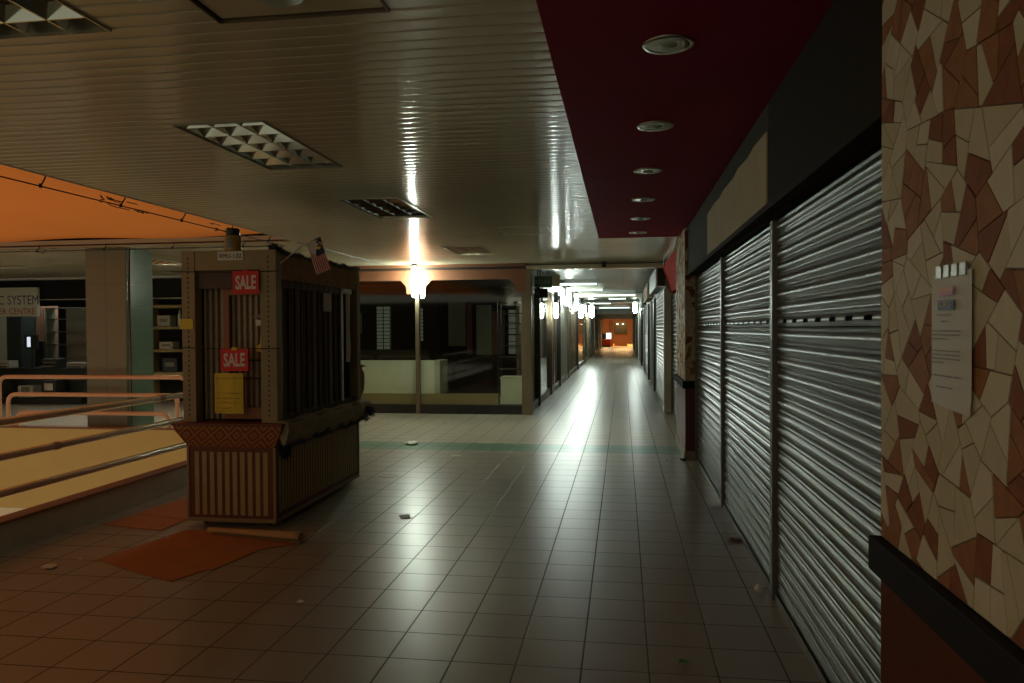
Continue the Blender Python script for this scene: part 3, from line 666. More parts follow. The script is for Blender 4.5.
# exit sign, camera box
t = thing('exit_sign', 'unlit dark green exit sign at the corridor corner', 'sign', (-1.42, 13.9, 2.4))
mb = MB(); mb.bbox(-1.60, 13.88, 2.30, -1.27, 13.93, 2.50, .006); exitp = mb.build('panel', M['exit_g'], t)
text_into('letters', 'KELUAR', M['exit_t'], exitp, (-1.585, 13.878, 2.36), (1, 0, 0), (0, 0, 1), .105, .72)
mb = MB(); mb.bbox(-1.265, 13.86, 2.31, -1.14, 13.96, 2.52, .01); tag(mb.build('junction_box', M['beige']), 'small beige box beside the green exit sign', 'box')
mb = MB(); mb.tube([(-1.5, 13.9, 2.5), (-1.5, 13.9, 2.70)], .006, 6); mb.tube([(-1.35, 13.9, 2.5), (-1.35, 13.9, 2.70)], .006, 6); mb.build('hanger', M['wire'], t)
t = thing('alarm_box', 'dark alarm box with round bell below the exit sign', 'box', (-1.5, 13.9, 2.15))
mb = MB(); mb.bbox(-1.6, 13.86, 2.10, -1.36, 13.95, 2.27, .006); mb.build('case', M['fascia'], t); mb = MB(); mb.lathe([(.05, 0), (.05, -.03), (.03, -.045)], (-1.54, 13.86, 2.2), 16, 'y'); mb.build('bell', M['pc_dark'], t)

# ---- left side of the corridor: framed glass bays
posts = [13.63, 15.2, 17.8, 20.25, 23.6, 28.4, 33.8, 39.6, 45.5, 51, 57, 62.4]
ordn = ['first', 'second', 'third', 'fourth', 'fifth', 'sixth', 'seventh', 'eighth', 'ninth', 'tenth', 'last']
for i, (a, b) in enumerate(zip(posts[:-1], posts[1:])):
    t = thing('glass_shop_front', ordn[i]+' bronze framed shop bay on the left of the corridor, counted from the corner', 'shop front', (-1.7, a, 0), 'shop bays along the left of the corridor')
    mb = MB(); x = -1.68
    mb.bbox(x-.06, b-.16, 0, x+.05, b, 2.45, .006); mb.build('post', M['bronze'] if i % 2 else M['bronze_dk'], t)
    mb = MB(); mb.bbox(x-.05, a, 2.2, x+.02, b-.16, 2.27, .004); mb.build('top_rail', M['bronze'], t)
    mb = MB(); mb.bbox(x-.05, a, 0, x+.02, b-.16, .16, .004); mb.build('bottom_rail', M['bronze'], t)
    mb = MB(); mb.box(x-.08, a, 2.27, x, b-.16, CZ+.06); mb.build('fascia', M['bronze_dk'], t)
    if i == 3 or i > 6:
        mb = MB(); mb.box(x-.03, a, .16, x-.01, b-.16, 2.2); mb.build('panel', M['white_side'], t)
    else:
        mb = MB(); mb.box(x-.02, a, .16, x-.012, b-.16, 2.2); mb.build('pane', M['glass'], t)
        if i % 2 == 0:
            mb = MB(); n = int((b-a)/.9)
            for q in range(1, n+1): yy = a+(b-.16-a)*q/(n+1); mb.bbox(x-.04, yy-.025, .16, x+.01, yy+.025, 2.2, .004)
            mb.build('mullion', M['bronze'], t)
walls('wall_left', 'inner walls of the shops left of the corridor', 'wall_gn', (-5.6, 20.25, 0, -5.5, 63, CZ+.1), *[(-5.5, yy-.05, 0, -1.80, yy+.05, CZ+.04) for yy in (28.5, 39.7, 51.1)], (-5.5, 20.2, CZ+.05, -1.78, 63, CZ+.1))
# blinds / display backs right behind the glass
for i, (a, b) in enumerate([(15.4, 17.6), (18.0, 20.0), (23.9, 28.1), (28.7, 33.4), (34.1, 39.1)]):
    mb = MB(); mb.bbox(-2.15, a, .0, -2.1, b, 2.1, .004)
    tag(mb.build('room_divider', M['wall_gn'] if i != 0 else M['pinkish']), ['pinkish', 'plain', 'long', 'longer', 'far'][i]+' display back panel standing inside the left corridor shops', 'panel', 'display backs inside the left shops')

# ================================================================ LEFT SIDE, beyond the light well
SY = 15.0
walls('wall_back', 'dark back wall of the shops across the light well', 'wall_dk', (-16, 19.8, 0, -7.96, 19.9, 2.7), (-16.1, 9.5, 0, -16, 19.9, 2.7), (-16, SY+.16, 2.66, -7.96, 19.8, 2.7))
wf = MB(); wf.box(-16, SY, 2.24, -7.95, SY+.15, 2.66)
struct(wf.build('wall_back', M['void']), 'black fascia over the shops across the light well')
wt = MB(); wt.box(-16, SY-.02, 2.665, -7.95, SY+.1, CZ-.003); wt.box(-16, SY-.01, 2.225, -7.95, SY+.02, 2.245)
struct(wt.build('trim_10', M['beam']), 'thin pale strips along the black fascia')
SX = .915
sg = thing('shop_sign', 'white shop signboard with blue and red lettering at the left edge', 'sign', (-13.3, 14.85, 1.86))
mb = MB(); mb.bbox(-13.95, 14.84, 1.87, -12.58, 14.92, 2.50, .008); board = mb.build('board', M['white'], sg)
text_into('blue_lettering', 'C SYSTEM', M['ink_b'], board, (-13.53, 14.838, 2.13), (1, 0, 0), (0, 0, 1), .285, .80)
text_into('red_lettering', 'TER CENTRE', M['ink_red'], board, (-13.62, 14.838, 1.92), (1, 0, 0), (0, 0, 1), .185, .95, offset=0)
mb = MB(); mb.tube([(-13.7, 14.9, 2.5), (-13.7, 14.9, 2.68)], .01, 6); mb.tube([(-12.8, 14.9, 2.5), (-12.8, 14.9, 2.68)], .01, 6); mb.build('hanger', M['wire'], sg)
# dark pillar below the sign
mb = MB(); mb.bbox(-13.66, 15.2, 0, -13.28, 15.6, 2.24, .02); tag(mb.build('shop_pillar', M['teal']), 'dark teal pillar under the white signboard', 'pillar')
mb = MB()
pts = []
for i in range(41): pts.append((-14.12+.58*i/40, 16.6+.03*math.sin(i*1.3)))
mb.prism(pts+[(p[0], p[1]+.01) for p in pts[::-1]], 'z', .005, 2.15); tag(mb.build('curtain', M['pinkish']), 'pinkish pleated curtain between the dark pillar and shelves', 'curtain')
mb = MB(); mb.bbox(-15.9, 16.9, .0, -14.9, 17.0, 2.1, .01); tag(mb.build('shop_partition', M['white_side']), 'pale partition lit up at the left edge below the sign', 'partition')
# counter with equipment
ct = thing('shop_counter', 'long counter with dark top in the computer shop', 'counter', (-13.2, 15.0, 0))
mb = MB(); mb.bbox(-15.5, 14.85, .70, -11.2, 15.18, .74, .005); mb.build('top', M['pc_dark'], ct)
mb = MB(); mb.box(-15.45, 14.95, .0, -11.25, 15.16, .70); mb.build('front', M['teal'], ct)
mb = MB(); mb.bbox(-15.45, 14.45, .0, -11.25, 14.95, .14, .004); mb.build('plinth', M['black'], ct)
rq = random.Random(4)
def printer(x, y, z, w_, d_, h_, mat, label):
    t = thing('printer', label, 'printer', (x, y, z), 'equipment on the shop counter')
    mb = MB(); mb.bbox(x-w_/2, y-d_/2, z, x+w_/2, y+d_/2, z+h_, .015); body = mb.build('body', M[mat], t)
    mb = MB(); mb.bbox(x-w_*.38, y-d_/2-.07, z+.03, x+w_*.38, y-d_/2, z+.045, .004); mb.build('tray', M['pc_dark' if mat == 'pc_white' else 'pc_white'], t)
    mb = MB(); mb.box(x-w_*.4, y-d_/2-.004, z+h_*.55, x+w_*.4, y-d_/2, z+h_*.7); mb.build('slot', M['ink_g'], body)
printer(-14.15, 15.03, .741, .42, .26, .22, 'pc_white', 'white printer on the counter, leftmost')
printer(-13.55, 15.03, .741, .44, .26, .16, 'pc_white', 'low white printer in front of the dark pillar')
printer(-11.75, 15.03, .741, .40, .26, .12, 'pc_white', 'flat white scanner near the tiled column')
printer(-12.35, 15.03, .741, .38, .26, .20, 'pc_dark', 'black printer right of the small screen')
for x, z, l in [(-12.88, .741, 'small lit monitor on the counter below the curtain')]:
    t = thing('monitor', l, 'monitor', (x, 15.05, z)); mb = MB(); mb.bbox(x-.16, 15.0, z+.42, x+.16, 15.04, z+.72, .008); mb.build('frame', M['pc_dark'], t)
    mb = MB(); mb.box(x-.09, 14.992, z+.46, x-.01, 14.999, z+.68); mb.build('screen', M['screen'], t)
    mb = MB(); mb.tube([(x, 15.03, z), (x, 15.03, z+.44)], .02, 8); mb.bbox(x-.1, 14.96, z, x+.1, 15.12, z+.015, .004); mb.build('stand', M['pc_dark'], t)
for i in range(4):
    x = [-14.0, -13.3, -12.6, -12.05][i]; z = .40
    t = thing('carton', ['leftmost', 'second', 'third', 'rightmost'][i]+' small box on the low black plinth before the counter', 'box', (x, 14.6, .14), 'small boxes before the counter')
    hh = [.42, .55, .38, .5][i]
    mb = MB(); mb.bbox(x-.18, 14.5, .141, x+.18, 14.8, hh, .01); mb.build('body', M['pc_white' if i % 2 == 0 else 'pc_dark'], t)
    mb = MB(); mb.box(x-.10, 14.495, .14+hh*.3, x+.10, 14.5, .14+hh*.6); mb.build('label', M['ink_g'] if i % 2 == 0 else M['paper'], t)
# office chair silhouette
t = thing('office_chair', 'black office chair in front of the curtain', 'chair', (-13.6, 16.1, 0))
mb = MB(); mb.bbox(-13.86, 16.0, .75, -13.42, 16.08, 1.32, .03); mb.build('backrest', M['pc_dark'], t)
mb = MB(); mb.bbox(-13.86, 15.85, .48, -13.42, 16.25, .56, .02); mb.build('seat', M['pc_dark'], t); mb = MB(); mb.tube([(-13.64, 16.05, .0), (-13.64, 16.05, .5)], .03, 8); mb.bbox(-13.66, 16.02, .5, -13.62, 16.1, .9, .005); mb.build('pedestal', M['pc_dark'], t)
# tall pale cupboard with shelves left of the column
t = thing('display_shelf', 'tall pale display shelf just left of the tiled column', 'shelf', (-12.6, 16.4, 0))
mb = MB(); mb.bbox(-13.22, 16.5, .0, -12.0, 16.55, 2.1, .005); mb.build('back_panel', M['white_side'], t)
for z in (.9, 1.22, 1.52, 1.82, 2.08): mb = MB(); mb.bbox(-13.50, 16.2, z, -12.0, 16.5, z+.02, .003); mb.build('shelf', M['alu'], t)
mb = MB(); mb.bbox(-13.53, 16.2, 0, -13.50, 16.5, 2.1, .003); mb.build('side_panel', M['wall_gn'], t)
# shelf unit right of the column
t = thing('shelf_unit', 'wooden shelf unit stocked with goods between tiled column and kiosk', 'shelf', (-9.6, 15.2, 0))
for z in (.62, 1.11, 1.60, 2.06): mb = MB(); mb.bbox(-10.1, 15.0, z-.03, -8.3, 15.4, z+.03, .004); mb.build('shelf', M['ply'], t)
mb = MB(); mb.box(-10.1, 15.4, 0, -8.3, 15.42, 2.2); mb.build('back', M['void'], t)
for x in (-10.1, -8.34): mb = MB(); mb.bbox(x-.02, 15.0, 0, x+.02, 15.4, 2.2, .004); mb.build('side', M['ply'], t)
for i, (x, z, w_, h_, mt, l) in enumerate([(-9.75, 1.63, .30, .24, 'pc_white', 'grey box on the top bay of the wooden shelf'), (-9.45, 1.63, .06, .36, 'plastic', 'pale bottle beside the grey box'), (-9.7, 1.14, .32, .16, 'pc_white', 'pale flat appliance on the middle bay'),
        (-9.62, .65, .34, .30, 'pc_dark', 'dark bundle on the lower bay'), (-9.1, 1.14, .3, .3, 'pc_dark', 'black box on the middle bay'), (-9.1, 1.63, .26, .3, 'fascia', 'brown box on the top bay'), (-9.05, .65, .3, .25, 'fascia', 'brown box on the lower bay')]):
    t = thing('stock_box' if mt != 'plastic' else 'bottle', l, 'box' if mt != 'plastic' else 'bottle', (x, 15.18, z), 'goods on the wooden shelf')
    mb = MB()
    if mt == 'plastic': mb.lathe([(.04, 0), (.04, .24), (.015, .30), (.015, .36)], (x, 15.18, z), 12); mb.build('body', M[mt], t)
    else:
        mb.bbox(x-w_/2, 15.05, z, x+w_/2, 15.3, z+h_, .015); mb.build('body', M[mt], t)
        mb = MB(); mb.box(x-w_*.3, 15.045, z+h_*.4, x+w_*.3, 15.05, z+h_*.7); mb.build('label', M['ink_g'], t)

# tiled column
co = thing('tiled_column', 'square tiled column, side tinted green for the cool light on it, behind the far railing', 'column', (-7.15, 10.0, 0))
CXa, CXb, CYa, CYb = -7.46, -6.84, 9.70, 10.30
mb = MB(); mb.box(CXa+.004, CYa+.004, 0, CXb-.004, CYb, CZ-.006); mb.build('core', M['col_joint'], co)
mb = MB(); zz = [0, .33, .66, .95, 1.25, 1.55, 1.86, 2.19, 2.46, 2.69]
for a, b in zip(zz[:-1], zz[1:]):
    mb.box(CXa+.002, CYa-.002, a+.0015, (CXa+CXb)/2-.0015, CYa+.004, b-.0015); mb.box((CXa+CXb)/2+.0015, CYa-.002, a+.0015, CXb-.012, CYa+.004, b-.0015)
mb.build('front_tiles', M['col_brown'], co)
mb = MB()
for a, b in zip(zz[:-1], zz[1:]):
    pr = [(CXb-.01, CYa), (CXb, CYa+.006)] 
    mb.box(CXb-.004, CYa+.09, a+.0015, CXb+.002, CYb-.002, b-.0015)
    mb.lathe([(.022, a+.0015), (.022, b-.0015)], (CXb-.016, CYa+.02, 0), 12)
mb.build('side_tiles', M['col_cool'], co, smooth=40)
mb = MB(); mb.tube([(CXb+.012, CYa+.07, 0), (CXb+.012, CYa+.07, 1.2), (CXb+.006, CYa+.06, 2.2), (CXb+.012, CYa+.075, 2.69)], .008, 6); mb.build('cable', M['wire'], co)

# ---- railings
def hoops(t, p0, p1, legs=True):
    """three nested rounded rails in the vertical plane from p0 to p1, standing on the curb"""
    p0 = Vector(p0); p1 = Vector(p1); d = (p1-p0).normalized()
    for k_, (ins, z) in enumerate(((0, .90), (.14, .655), (.27, .40))):
        a = p0 + d*ins; b = p1 - d*ins
        mb = MB(); mb.tube(arc_path([(a.x, a.y, .212), (a.x, a.y, z), (b.x, b.y, z), (b.x, b.y, .212)], .13, 7), .029, 12)
        mb.build('rail', t_mat, t, smooth=60)
t_mat = M['inox_sodium']
names = ['far railing section with rounded ends in front of the tiled column', 'far railing section at the left edge of the view', 'far railing section hidden behind the kiosk corner']
for (a, b), l in zip([(-8.72, -5.86), (-11.7, -8.85), (-5.72, -4.5)], names):
    t = thing('railing', l, 'railing', (a, 9.56, .212), 'railings around the light well'); hoops(t, (a, 9.56, 0), (b, 9.56, 0))
t_mat = M['inox']
t = thing('railing', 'near railing of three polished steel rails along the curb', 'railing', (VX-.06, 5, .222), 'railings around the light well')
hoops(t, (VX-.06, .7, 0), (VX-.06, 9.2, 0))
for yy in (3.6, 7.75):
    mb = MB(); mb.tube([(VX-.06, yy, .222), (VX-.06, yy, .89)], .02, 10); mb.build('post', M['inox'], t, smooth=60)
for yy, z in ((5.25, .655), (6.9, .655), (6.6, .9)): mb = MB(); mb.tube([(VX-.06, yy-.03, z), (VX-.06, yy+.03, z)], .0315, 12); mb.build('joint_sleeve', M['capbrown'], t, smooth=60)

# wire rail with hangers around the ceiling opening
def hangrail(pts, dirv, label, n, zr=2.615):
    t = thing('cable_rail', label, 'cable rail', pts[0], 'cable rails around the ceiling opening')
    a, b = Vector(pts[0]), Vector(pts[1])
    mb = MB(); mb.tube([a, b], .006, 6); mb.build('rod', M['wire'], t)
    for i in range(n):
        p = a.lerp(b, (i+.5)/n); q = p + Vector(dirv)*.04
        mb = MB(); mb.tube([(p.x, p.y, p.z), (q.x, q.y, CZ-.012), (q.x, q.y, CZ+.02)], .006, 6); mb.tube([(p.x, p.y, p.z-.012), (p.x, p.y, p.z+.02)], .012, 6)
        mb.build('hanger', M['wire'], t)
    return t
hangrail([(-4.32, 1.0, 2.625), (-4.32, 9.3, 2.625)], (1, 0, 0), 'thin dark rod hung along the near edge of the ceiling opening', 9)
hangrail([(-12.5, 9.42, 2.64), (-4.45, 9.42, 2.64)], (0, 1, 0), 'thin dark rod hung along the far edge of the ceiling opening', 8)
def tangle(c, d, L, n, seed, label):
    rg = random.Random(seed); mb = MB(); d = Vector(d)
    for k_ in range(n):
        pts = [Vector(c)+d*(rg.uniform(-L/2, L/2)) + Vector((0, 0, rg.uniform(-.03, .05)))]
        for j in range(7): pts.append(pts[-1] + d*rg.uniform(-.05, .07) + Vector((rg.uniform(-.008, .008), rg.uniform(-.008, .008), rg.uniform(-.016, .016))))
        for p in pts: p.z = min(max(p.z, 2.60), 2.67)
        mb.tube(pts, .004, 5)
    tag(mb.build('wire_bundle', M['wire']), label, 'wire', 'wire bundles on the cable rail')
tangle((-4.31, 6.05, 2.64), (0, 1, 0), .5, 8, 1, 'tangled black wire on the near rod, left bundle')
tangle((-4.31, 7.85, 2.64), (0, 1, 0), .5, 7, 2, 'tangled black wire on the near rod above the kiosk')
tangle((-8.0, 9.42, 2.65), (1, 0, 0), .6, 5, 5, 'tangled black wire on the far rod left of the column')

# ================================================================ CEILING FITTINGS
def troffer(x0, x1, y0, y1, label, nx=3, ny=6, lit=None):
    t = thing('troffer_light', label, 'light', ((x0+x1)/2, (y0+y1)/2, CZ), 'square recessed louvre lights')
    mb = MB(); e = .007
    for b in [(x0-e, y0-e, x1+e, y0), (x0-e, y1, x1+e, y1+e), (x0-e, y0, x0, y1), (x1, y0, x1+e, y1)]: mb.box(b[0], b[1], CZ-.010, b[2], b[3], CZ-.001)
    mb.box(x0, y0, CZ, x0+.004, y1, CZ+.11); mb.box(x1-.004, y0, CZ, x1, y1, CZ+.11); mb.box(x0, y0, CZ, x1, y0+.004, CZ+.11); mb.box(x0, y1-.004, CZ, x1, y1, CZ+.11); mb.box(x0, y0, CZ+.11, x1, y1, CZ+.115)
    mb.build('housing', M['alu'], t)
    # v-shaped mirror louvres: cross blades and long blades
    mb = MB()
    W, L = x1-x0-.01, y1-y0-.01
    for j in range(1, ny+1):
        y = y0+.005+L*(j-.5)/ny; h = .028
        mb.prism([(y-.004, CZ+.004), (y+.004, CZ+.004), (y+h, CZ+.06), (y-h, CZ+.06)], 'x', x0+.006, x1-.006)
    mb.build('cross_louvre', M['louvre'], t)
    mb = MB()
    for i in range(0, nx+1):
        x = x0+.005+W*i/nx; h = .03
        if i == 0: pr = [(x, CZ+.004), (x+.004, CZ+.004), (x+h, CZ+.06), (x, CZ+.06)]
        elif i == nx: pr = [(x-.004, CZ+.004), (x, CZ+.004), (x, CZ+.06), (x-h, CZ+.06)]
        else: pr = [(x-.004, CZ+.004), (x+.004, CZ+.004), (x+h, CZ+.06), (x-h, CZ+.06)]
        mb.prism(pr, 'y', y0+.006, y1-.006)
    mb.build('long_reflector', M['louvre'], t)
    for i in range(nx):
        x = x0+.005+W*(i+.5)/nx; mb = MB(); mb.tube([(x, y0+.03, CZ+.085), (x, y1-.03, CZ+.085)], .013, 8); mb.build('lamp_tube', M[lit or 'frosted'], t)
tl = ['unlit louvre light cut by the top left corner of the view', 'large unlit louvre light left of centre on the strip ceiling', 'unlit louvre light beyond the large one', 'small looking louvre light near the copper header', 'louvre light right of the tiled column', 'louvre light at the far left of the ceiling']
for i, (h, l) in enumerate(zip(TRO, tl)): troffer(*h, l, lit=[None, None, None, 'cool_tube', 'troffer_tube', 'troffer_tube'][i])
t = thing('speaker_panel', 'square ceiling panel with a round cover at the top of the view', 'ceiling panel', (-1.17, 2.4, CZ))
mb = MB(); x0, x1, y0, y1 = -1.50, -.84, 2.1, 2.7
mb.box(x0+.015, y0+.015, CZ+.004, x1-.015, y1-.015, CZ+.012); mb.build('panel', M['ceil'], t)
mb = MB()
for b in [(x0-.003, y0-.003, x1+.003, y0+.004), (x0-.003, y1-.004, x1+.003, y1+.003), (x0-.003, y0, x0+.004, y1), (x1-.004, y0, x1+.003, y1)]: mb.box(b[0], b[1], CZ-.009, b[2], b[3], CZ+.012)
mb.build('frame', M['bronze'], t)
mb = MB(); mb.lathe([(.02, -.024), (.085, -.018), (.105, -.008), (.11, 0)], (-1.19, 2.50, CZ+.004), 28); mb.build('round_cover', M['frosted'], t, smooth=40)
mb = MB()
x0, x1, y0, y1 = -1.42, -.84, 8.6, 9.3
for b in [(x0, y0, x1, y0+.012), (x0, y1-.012, x1, y1), (x0, y0, x0+.012, y1), (x1-.012, y0, x1, y1)]: mb.box(b[0], b[1], CZ-.008, b[2], b[3], CZ-.001)
tag(mb.build('access_hatch', M['alu']), 'flush square access hatch in the ceiling beside the maroon panel', 'hatch'); 
# downlights
def downlight(y, label, first=None):
    if first is None:
        t = thing('downlight', label, 'light', (.19, y, CZ-.004), 'round downlights in the maroon ceiling')
        def B(mb, n, mt, **k): return mb.build(n, M[mt], t, **k)
        mb = MB(); n = 32; R0, R1 = .088, .105
        ring = [(R1, 0), (R1, -.004), (R1-.004, -.008), (R0, -.008), (R0-.002, -.002)]
        vs = [(.19+r*math.cos(2*PI*k/n), y+r*math.sin(2*PI*k/n), CZ-.004+h) for r, h in ring for k in range(n)]
        mb.add(vs, [(i*n+k, i*n+(k+1) % n, (i+1)*n+(k+1) % n, (i+1)*n+k) for i in range(len(ring)-1) for k in range(n)]); B(mb, 'rim', 'alu', smooth=50)
        mb = MB(); mb.lathe([(.0865, -.0055), (.07, -.003), (.05, -.002)], (.19, y, CZ-.004), n); B(mb, 'reflector', 'louvre', smooth=60)
        mb = MB(); mb.lathe([(.036, -.002), (.036, -.008), (.02, -.014)], (.19, y, CZ-.004), 16); B(mb, 'bulb', 'frosted', smooth=60)
        return t
    t = copy_tree(first); t.location.y = y; t['label'] = label; return t
dls = ['nearest', 'second', 'third', 'fourth', 'fifth', 'sixth and farthest']
d0 = downlight(3.193, dls[0]+' round downlight in the maroon ceiling, counted from the camera')
for y, l in zip((4.462, 5.717, 6.988, 8.185, 9.368), dls[1:]): downlight(y, l+' round downlight in the maroon ceiling, counted from the camera', d0)
mb = MB(); mb.lathe([(.05, 0), (.05, -.015), (.035, -.03)], (.28, 8.0, CZ-.005), 16); 

# ================================================================ KIOSK
KX0, KX1, KY0, KY1 = -3.37, -2.65, 5.50, 7.36
kk = thing('sales_kiosk', 'closed wooden sales kiosk with striped base standing on casters', 'kiosk', ((KX0+KX1)/2, (KY0+KY1)/2, 0))
# base body: brown carcass + cream vertical stripes inside a frame
mb = MB(); mb.box(KX0, KY0, .060, KX1, KY1, .63); mb.build('base_body', M['kbrown'], kk)
mb = MB(); W = KX1-KX0
for i in range(10):
    c = KX0+.045+(W-.09)*(i+.5)/10; mb.box(c-.0185, KY0-.004, .10, c+.0185, KY0, .59)
n = 32
for i in range(n):
    c = KY0+.05+(KY1-KY0-.1)*(i+.5)/n; mb.box(KX1, c-.016, .115, KX1+.004, c+.016, .585); mb.box(KX0-.004, c-.016, .115, KX0, c+.016, .585)
mb.build('cream_stripes', M['kstripe'], kk)
mb = MB(); e = .008
mb.bbox(KX0-e, KY0-e, .045, KX1+e, KY1+e, .075, .003)
for x in (KX0-e, KX1-.012):
    for y in (KY0-e, KY1-.012): mb.bbox(x, y, .075, x+.02, y+.02, .63, .003)
mb.build('edge_moulding', M['kpost'], kk)
# flared counter skirt with batik diamonds
def batik():
    m = bpy.data.materials.new('batik_diamonds'); m.use_nodes = True; nt = m.node_tree; N = nt.nodes; L = nt.links; b = N['Principled BSDF']; b.inputs['Roughness'].default_value = .7
    tc = N.new('ShaderNodeTexCoord'); sx = N.new('ShaderNodeSeparateXYZ'); L.new(tc.outputs['Object'], sx.inputs[0])
    def mth(op, a, b_=None):
        n = N.new('ShaderNodeMath'); n.operation = op
        for i, v in enumerate((a, b_)):
            if v is None: continue
            if isinstance(v, (int, float)): n.inputs[i].default_value = v
            else: L.new(v, n.inputs[i])
        return n.outputs[0]
    s = mth('ADD', sx.outputs[0], mth('MULTIPLY', sx.outputs[1], 1.0))
    u = mth('MULTIPLY', s, 7.2); v = mth('MULTIPLY', mth('SUBTRACT', sx.outputs[2], .725), 7.2)
    fu = mth('ABSOLUTE', mth('SUBTRACT', mth('FRACT', u), .5)); dd = mth('ADD', fu, mth('ABSOLUTE', v))
    ring = mth('ABSOLUTE', mth('SUBTRACT', mth('FRACT', mth('MULTIPLY', dd, 3.0)), .5)); ln = mth('LESS_THAN', ring, .17)
    mx = N.new('ShaderNodeMix'); mx.data_type = 'RGBA'; mx.inputs[6].default_value = (.27, .075, .02, 1); mx.inputs[7].default_value = (.42, .23, .09, 1)
    L.new(ln, mx.inputs[0]); L.new(mx.outputs[2], b.inputs['Base Color']); return m
M['batik'] = batik()
F = .085
mb = MB()
lo = [(KX0, KY0, .63), (KX1, KY0, .63), (KX1, KY1, .63), (KX0, KY1, .63)]
mi = [(KX0-F*.9, KY0-F*.7, .765), (KX1+F*.9, KY0-F*.7, .765), (KX1+F*.9, KY1+F*.7, .765), (KX0-F*.9, KY1+F*.7, .765)]
hi = [(KX0-F, KY0-F*.8, .80), (KX1+F, KY0-F*.8, .80), (KX1+F, KY1+F*.8, .80), (KX0-F, KY1+F*.8, .80)]
mb.add(lo+mi+hi, [(i, (i+1) % 4, 4+(i+1) % 4, 4+i) for i in range(4)] + [(4+i, 4+(i+1) % 4, 8+(i+1) % 4, 8+i) for i in range(4)] + [(0, 3, 2, 1), (8, 9, 10, 11)])
mb.build('flared_skirt', M['batik'], kk)
mb = MB(); mb.bbox(KX0-F-.01, KY0-F*.8-.01, .80, KX1+F+.01, KY1+F*.8+.01, .82, .004); mb.build('counter_top', M['kbrown'], kk)
# cloth over the side ledge
mb = MB(); pr = []
ny = 40
sec = [(-2.66, .823), (-2.60, .832), (-2.545, .815), (-2.525, .77), (-2.53, .71), (-2.55, .655), (-2.575, .64), (-2.60, .70), (-2.66, .80)]
vs = []
for j in range(ny+1):
    y = KY0-.02+(KY1-KY0+.10)*j/ny
    for q, (x, z) in enumerate(sec): vs.append((x+.012*math.sin(j*1.1+q)+.004*math.sin(j*3.1), y, z+.008*math.sin(j*.7+q*.8)))
ns = len(sec)
mb.add(vs, [(j*ns+q, j*ns+(q+1) % ns, (j+1)*ns+(q+1) % ns, (j+1)*ns+q) for j in range(ny) for q in range(ns)] + [tuple(range(ns)), tuple(ny*ns+q for q in range(ns))])
mb.build('ledge_cloth', M['kcloth'], kk, smooth=50)
# tinsel garlands: many thin spikes
def garland(pts, r, n, mat, name, parent, seed):
    rg = random.Random(seed); mb = MB(); pts = [Vector(p) for p in pts]
    for i in range(n):
        t_ = rg.random()*(len(pts)-1); k_ = int(t_); p = pts[k_].lerp(pts[k_+1], t_-k_)
        d = Vector((rg.gauss(0, 1), rg.gauss(0, 1), rg.gauss(0, 1))).normalized(); s = d.orthogonal().normalized()*.0035
        tip = p + d*r*rg.uniform(.5, 1.1); mb.add([p-s, p+s, tip], [(0, 1, 2)])
    mb.tube(pts, r*.35, 6)
    return mb.build(name, M[mat], parent)
gp = [(-2.56+.015*math.sin(i*.9), KY0+.02+(KY1-KY0)*i/24, .635+.035*math.sin(i*.8)**2) for i in range(25)]
garland(gp, .045, 2200, 'tinsel_b', 'ledge_garland', kk, 3)
garland([(-2.58, KY0-.03, .64), (-2.56, KY0, .575), (-2.575, KY0+.03, .64)], .07, 700, 'tinsel_b', 'garland_bunch', kk, 4)
garland([(-2.52, KY1+.0, .72), (-2.50, KY1-.05, .70), (-2.50, KY1-.12, .75)], .07, 500, 'tinsel_b', 'garland_bunch', kk, 6)
# posts with a row of small holes
UX0, UX1 = -3.40, -2.62
def post(x0, x1, y0, y1, z0=.82, z1=2.0, holes=True):
    mb = MB(); mb.bbox(x0, y0, z0, x1, y1, z1, .004); o = mb.build('post', M['kpost'], kk)
    if holes:
        mb = MB(); c = (x0+x1)/2; z = z0+.05
        while z < z1-.03: mb.box(c-.005, y0-.0015, z, c+.005, y0, z+.018); z += .038
        mb.build('peg_holes', M['black'], o)
for a in ((UX0, UX0+.11, KY0-.01, KY0+.09), (UX1-.13, UX1, KY0-.01, KY0+.09)): post(*a, z1=2.15)
for a in ((UX0, UX0+.1, KY1-.08, KY1), (UX1-.09, UX1, KY1-.08, KY1)): post(*a, z1=2.11, holes=False)
mb = MB(); mb.bbox(UX0+.11, KY0-.005, 2.00, UX1-.13, KY0+.05, 2.15, .004); mb.build('front_header', M['kpost'], kk)
mb = MB(); mb.box(UX0+.11, KY0+.02, 1.86, UX1-.13, KY0+.06, 2.0); mb.build('dark_box_header', M['kdark'], kk)  # dark box strip below the front header
# patterned side header
def sidecloth():
    m = P('patterned_header_cloth', (.36, .19, .11), .8, noise=.6, scale=22); return m
M['sidecloth'] = sidecloth()
mb = MB(); mb.box(UX1-.03, KY0+.09, 1.93, UX1-.005, KY1-.08, 2.12); mb.box(UX0+.005, KY0+.09, 1.93, UX0+.03, KY1-.08, 2.12); mb.build('side_header', M['sidecloth'], kk)
mb = MB(); mb.bbox(UX0+.01, KY0+.05, 2.115, UX1-.01, KY1, 2.14, .004); roof = mb.build('roof', M['kdark'], kk)
gp = [(UX1-.01+.012*math.sin(i), KY0+.02+(KY1-KY0-.02)*i/20, 2.14+.012*math.sin(i*1.7)) for i in range(21)]
garland(gp, .035, 1900, 'tinsel', 'roof_garland', roof, 8); garland([(UX1-.06, KY0+.02, 2.16), (UX1-.01, KY0, 2.18), (UX1, KY0+.08, 2.15)], .045, 300, 'tinsel', 'roof_garland', roof, 9)
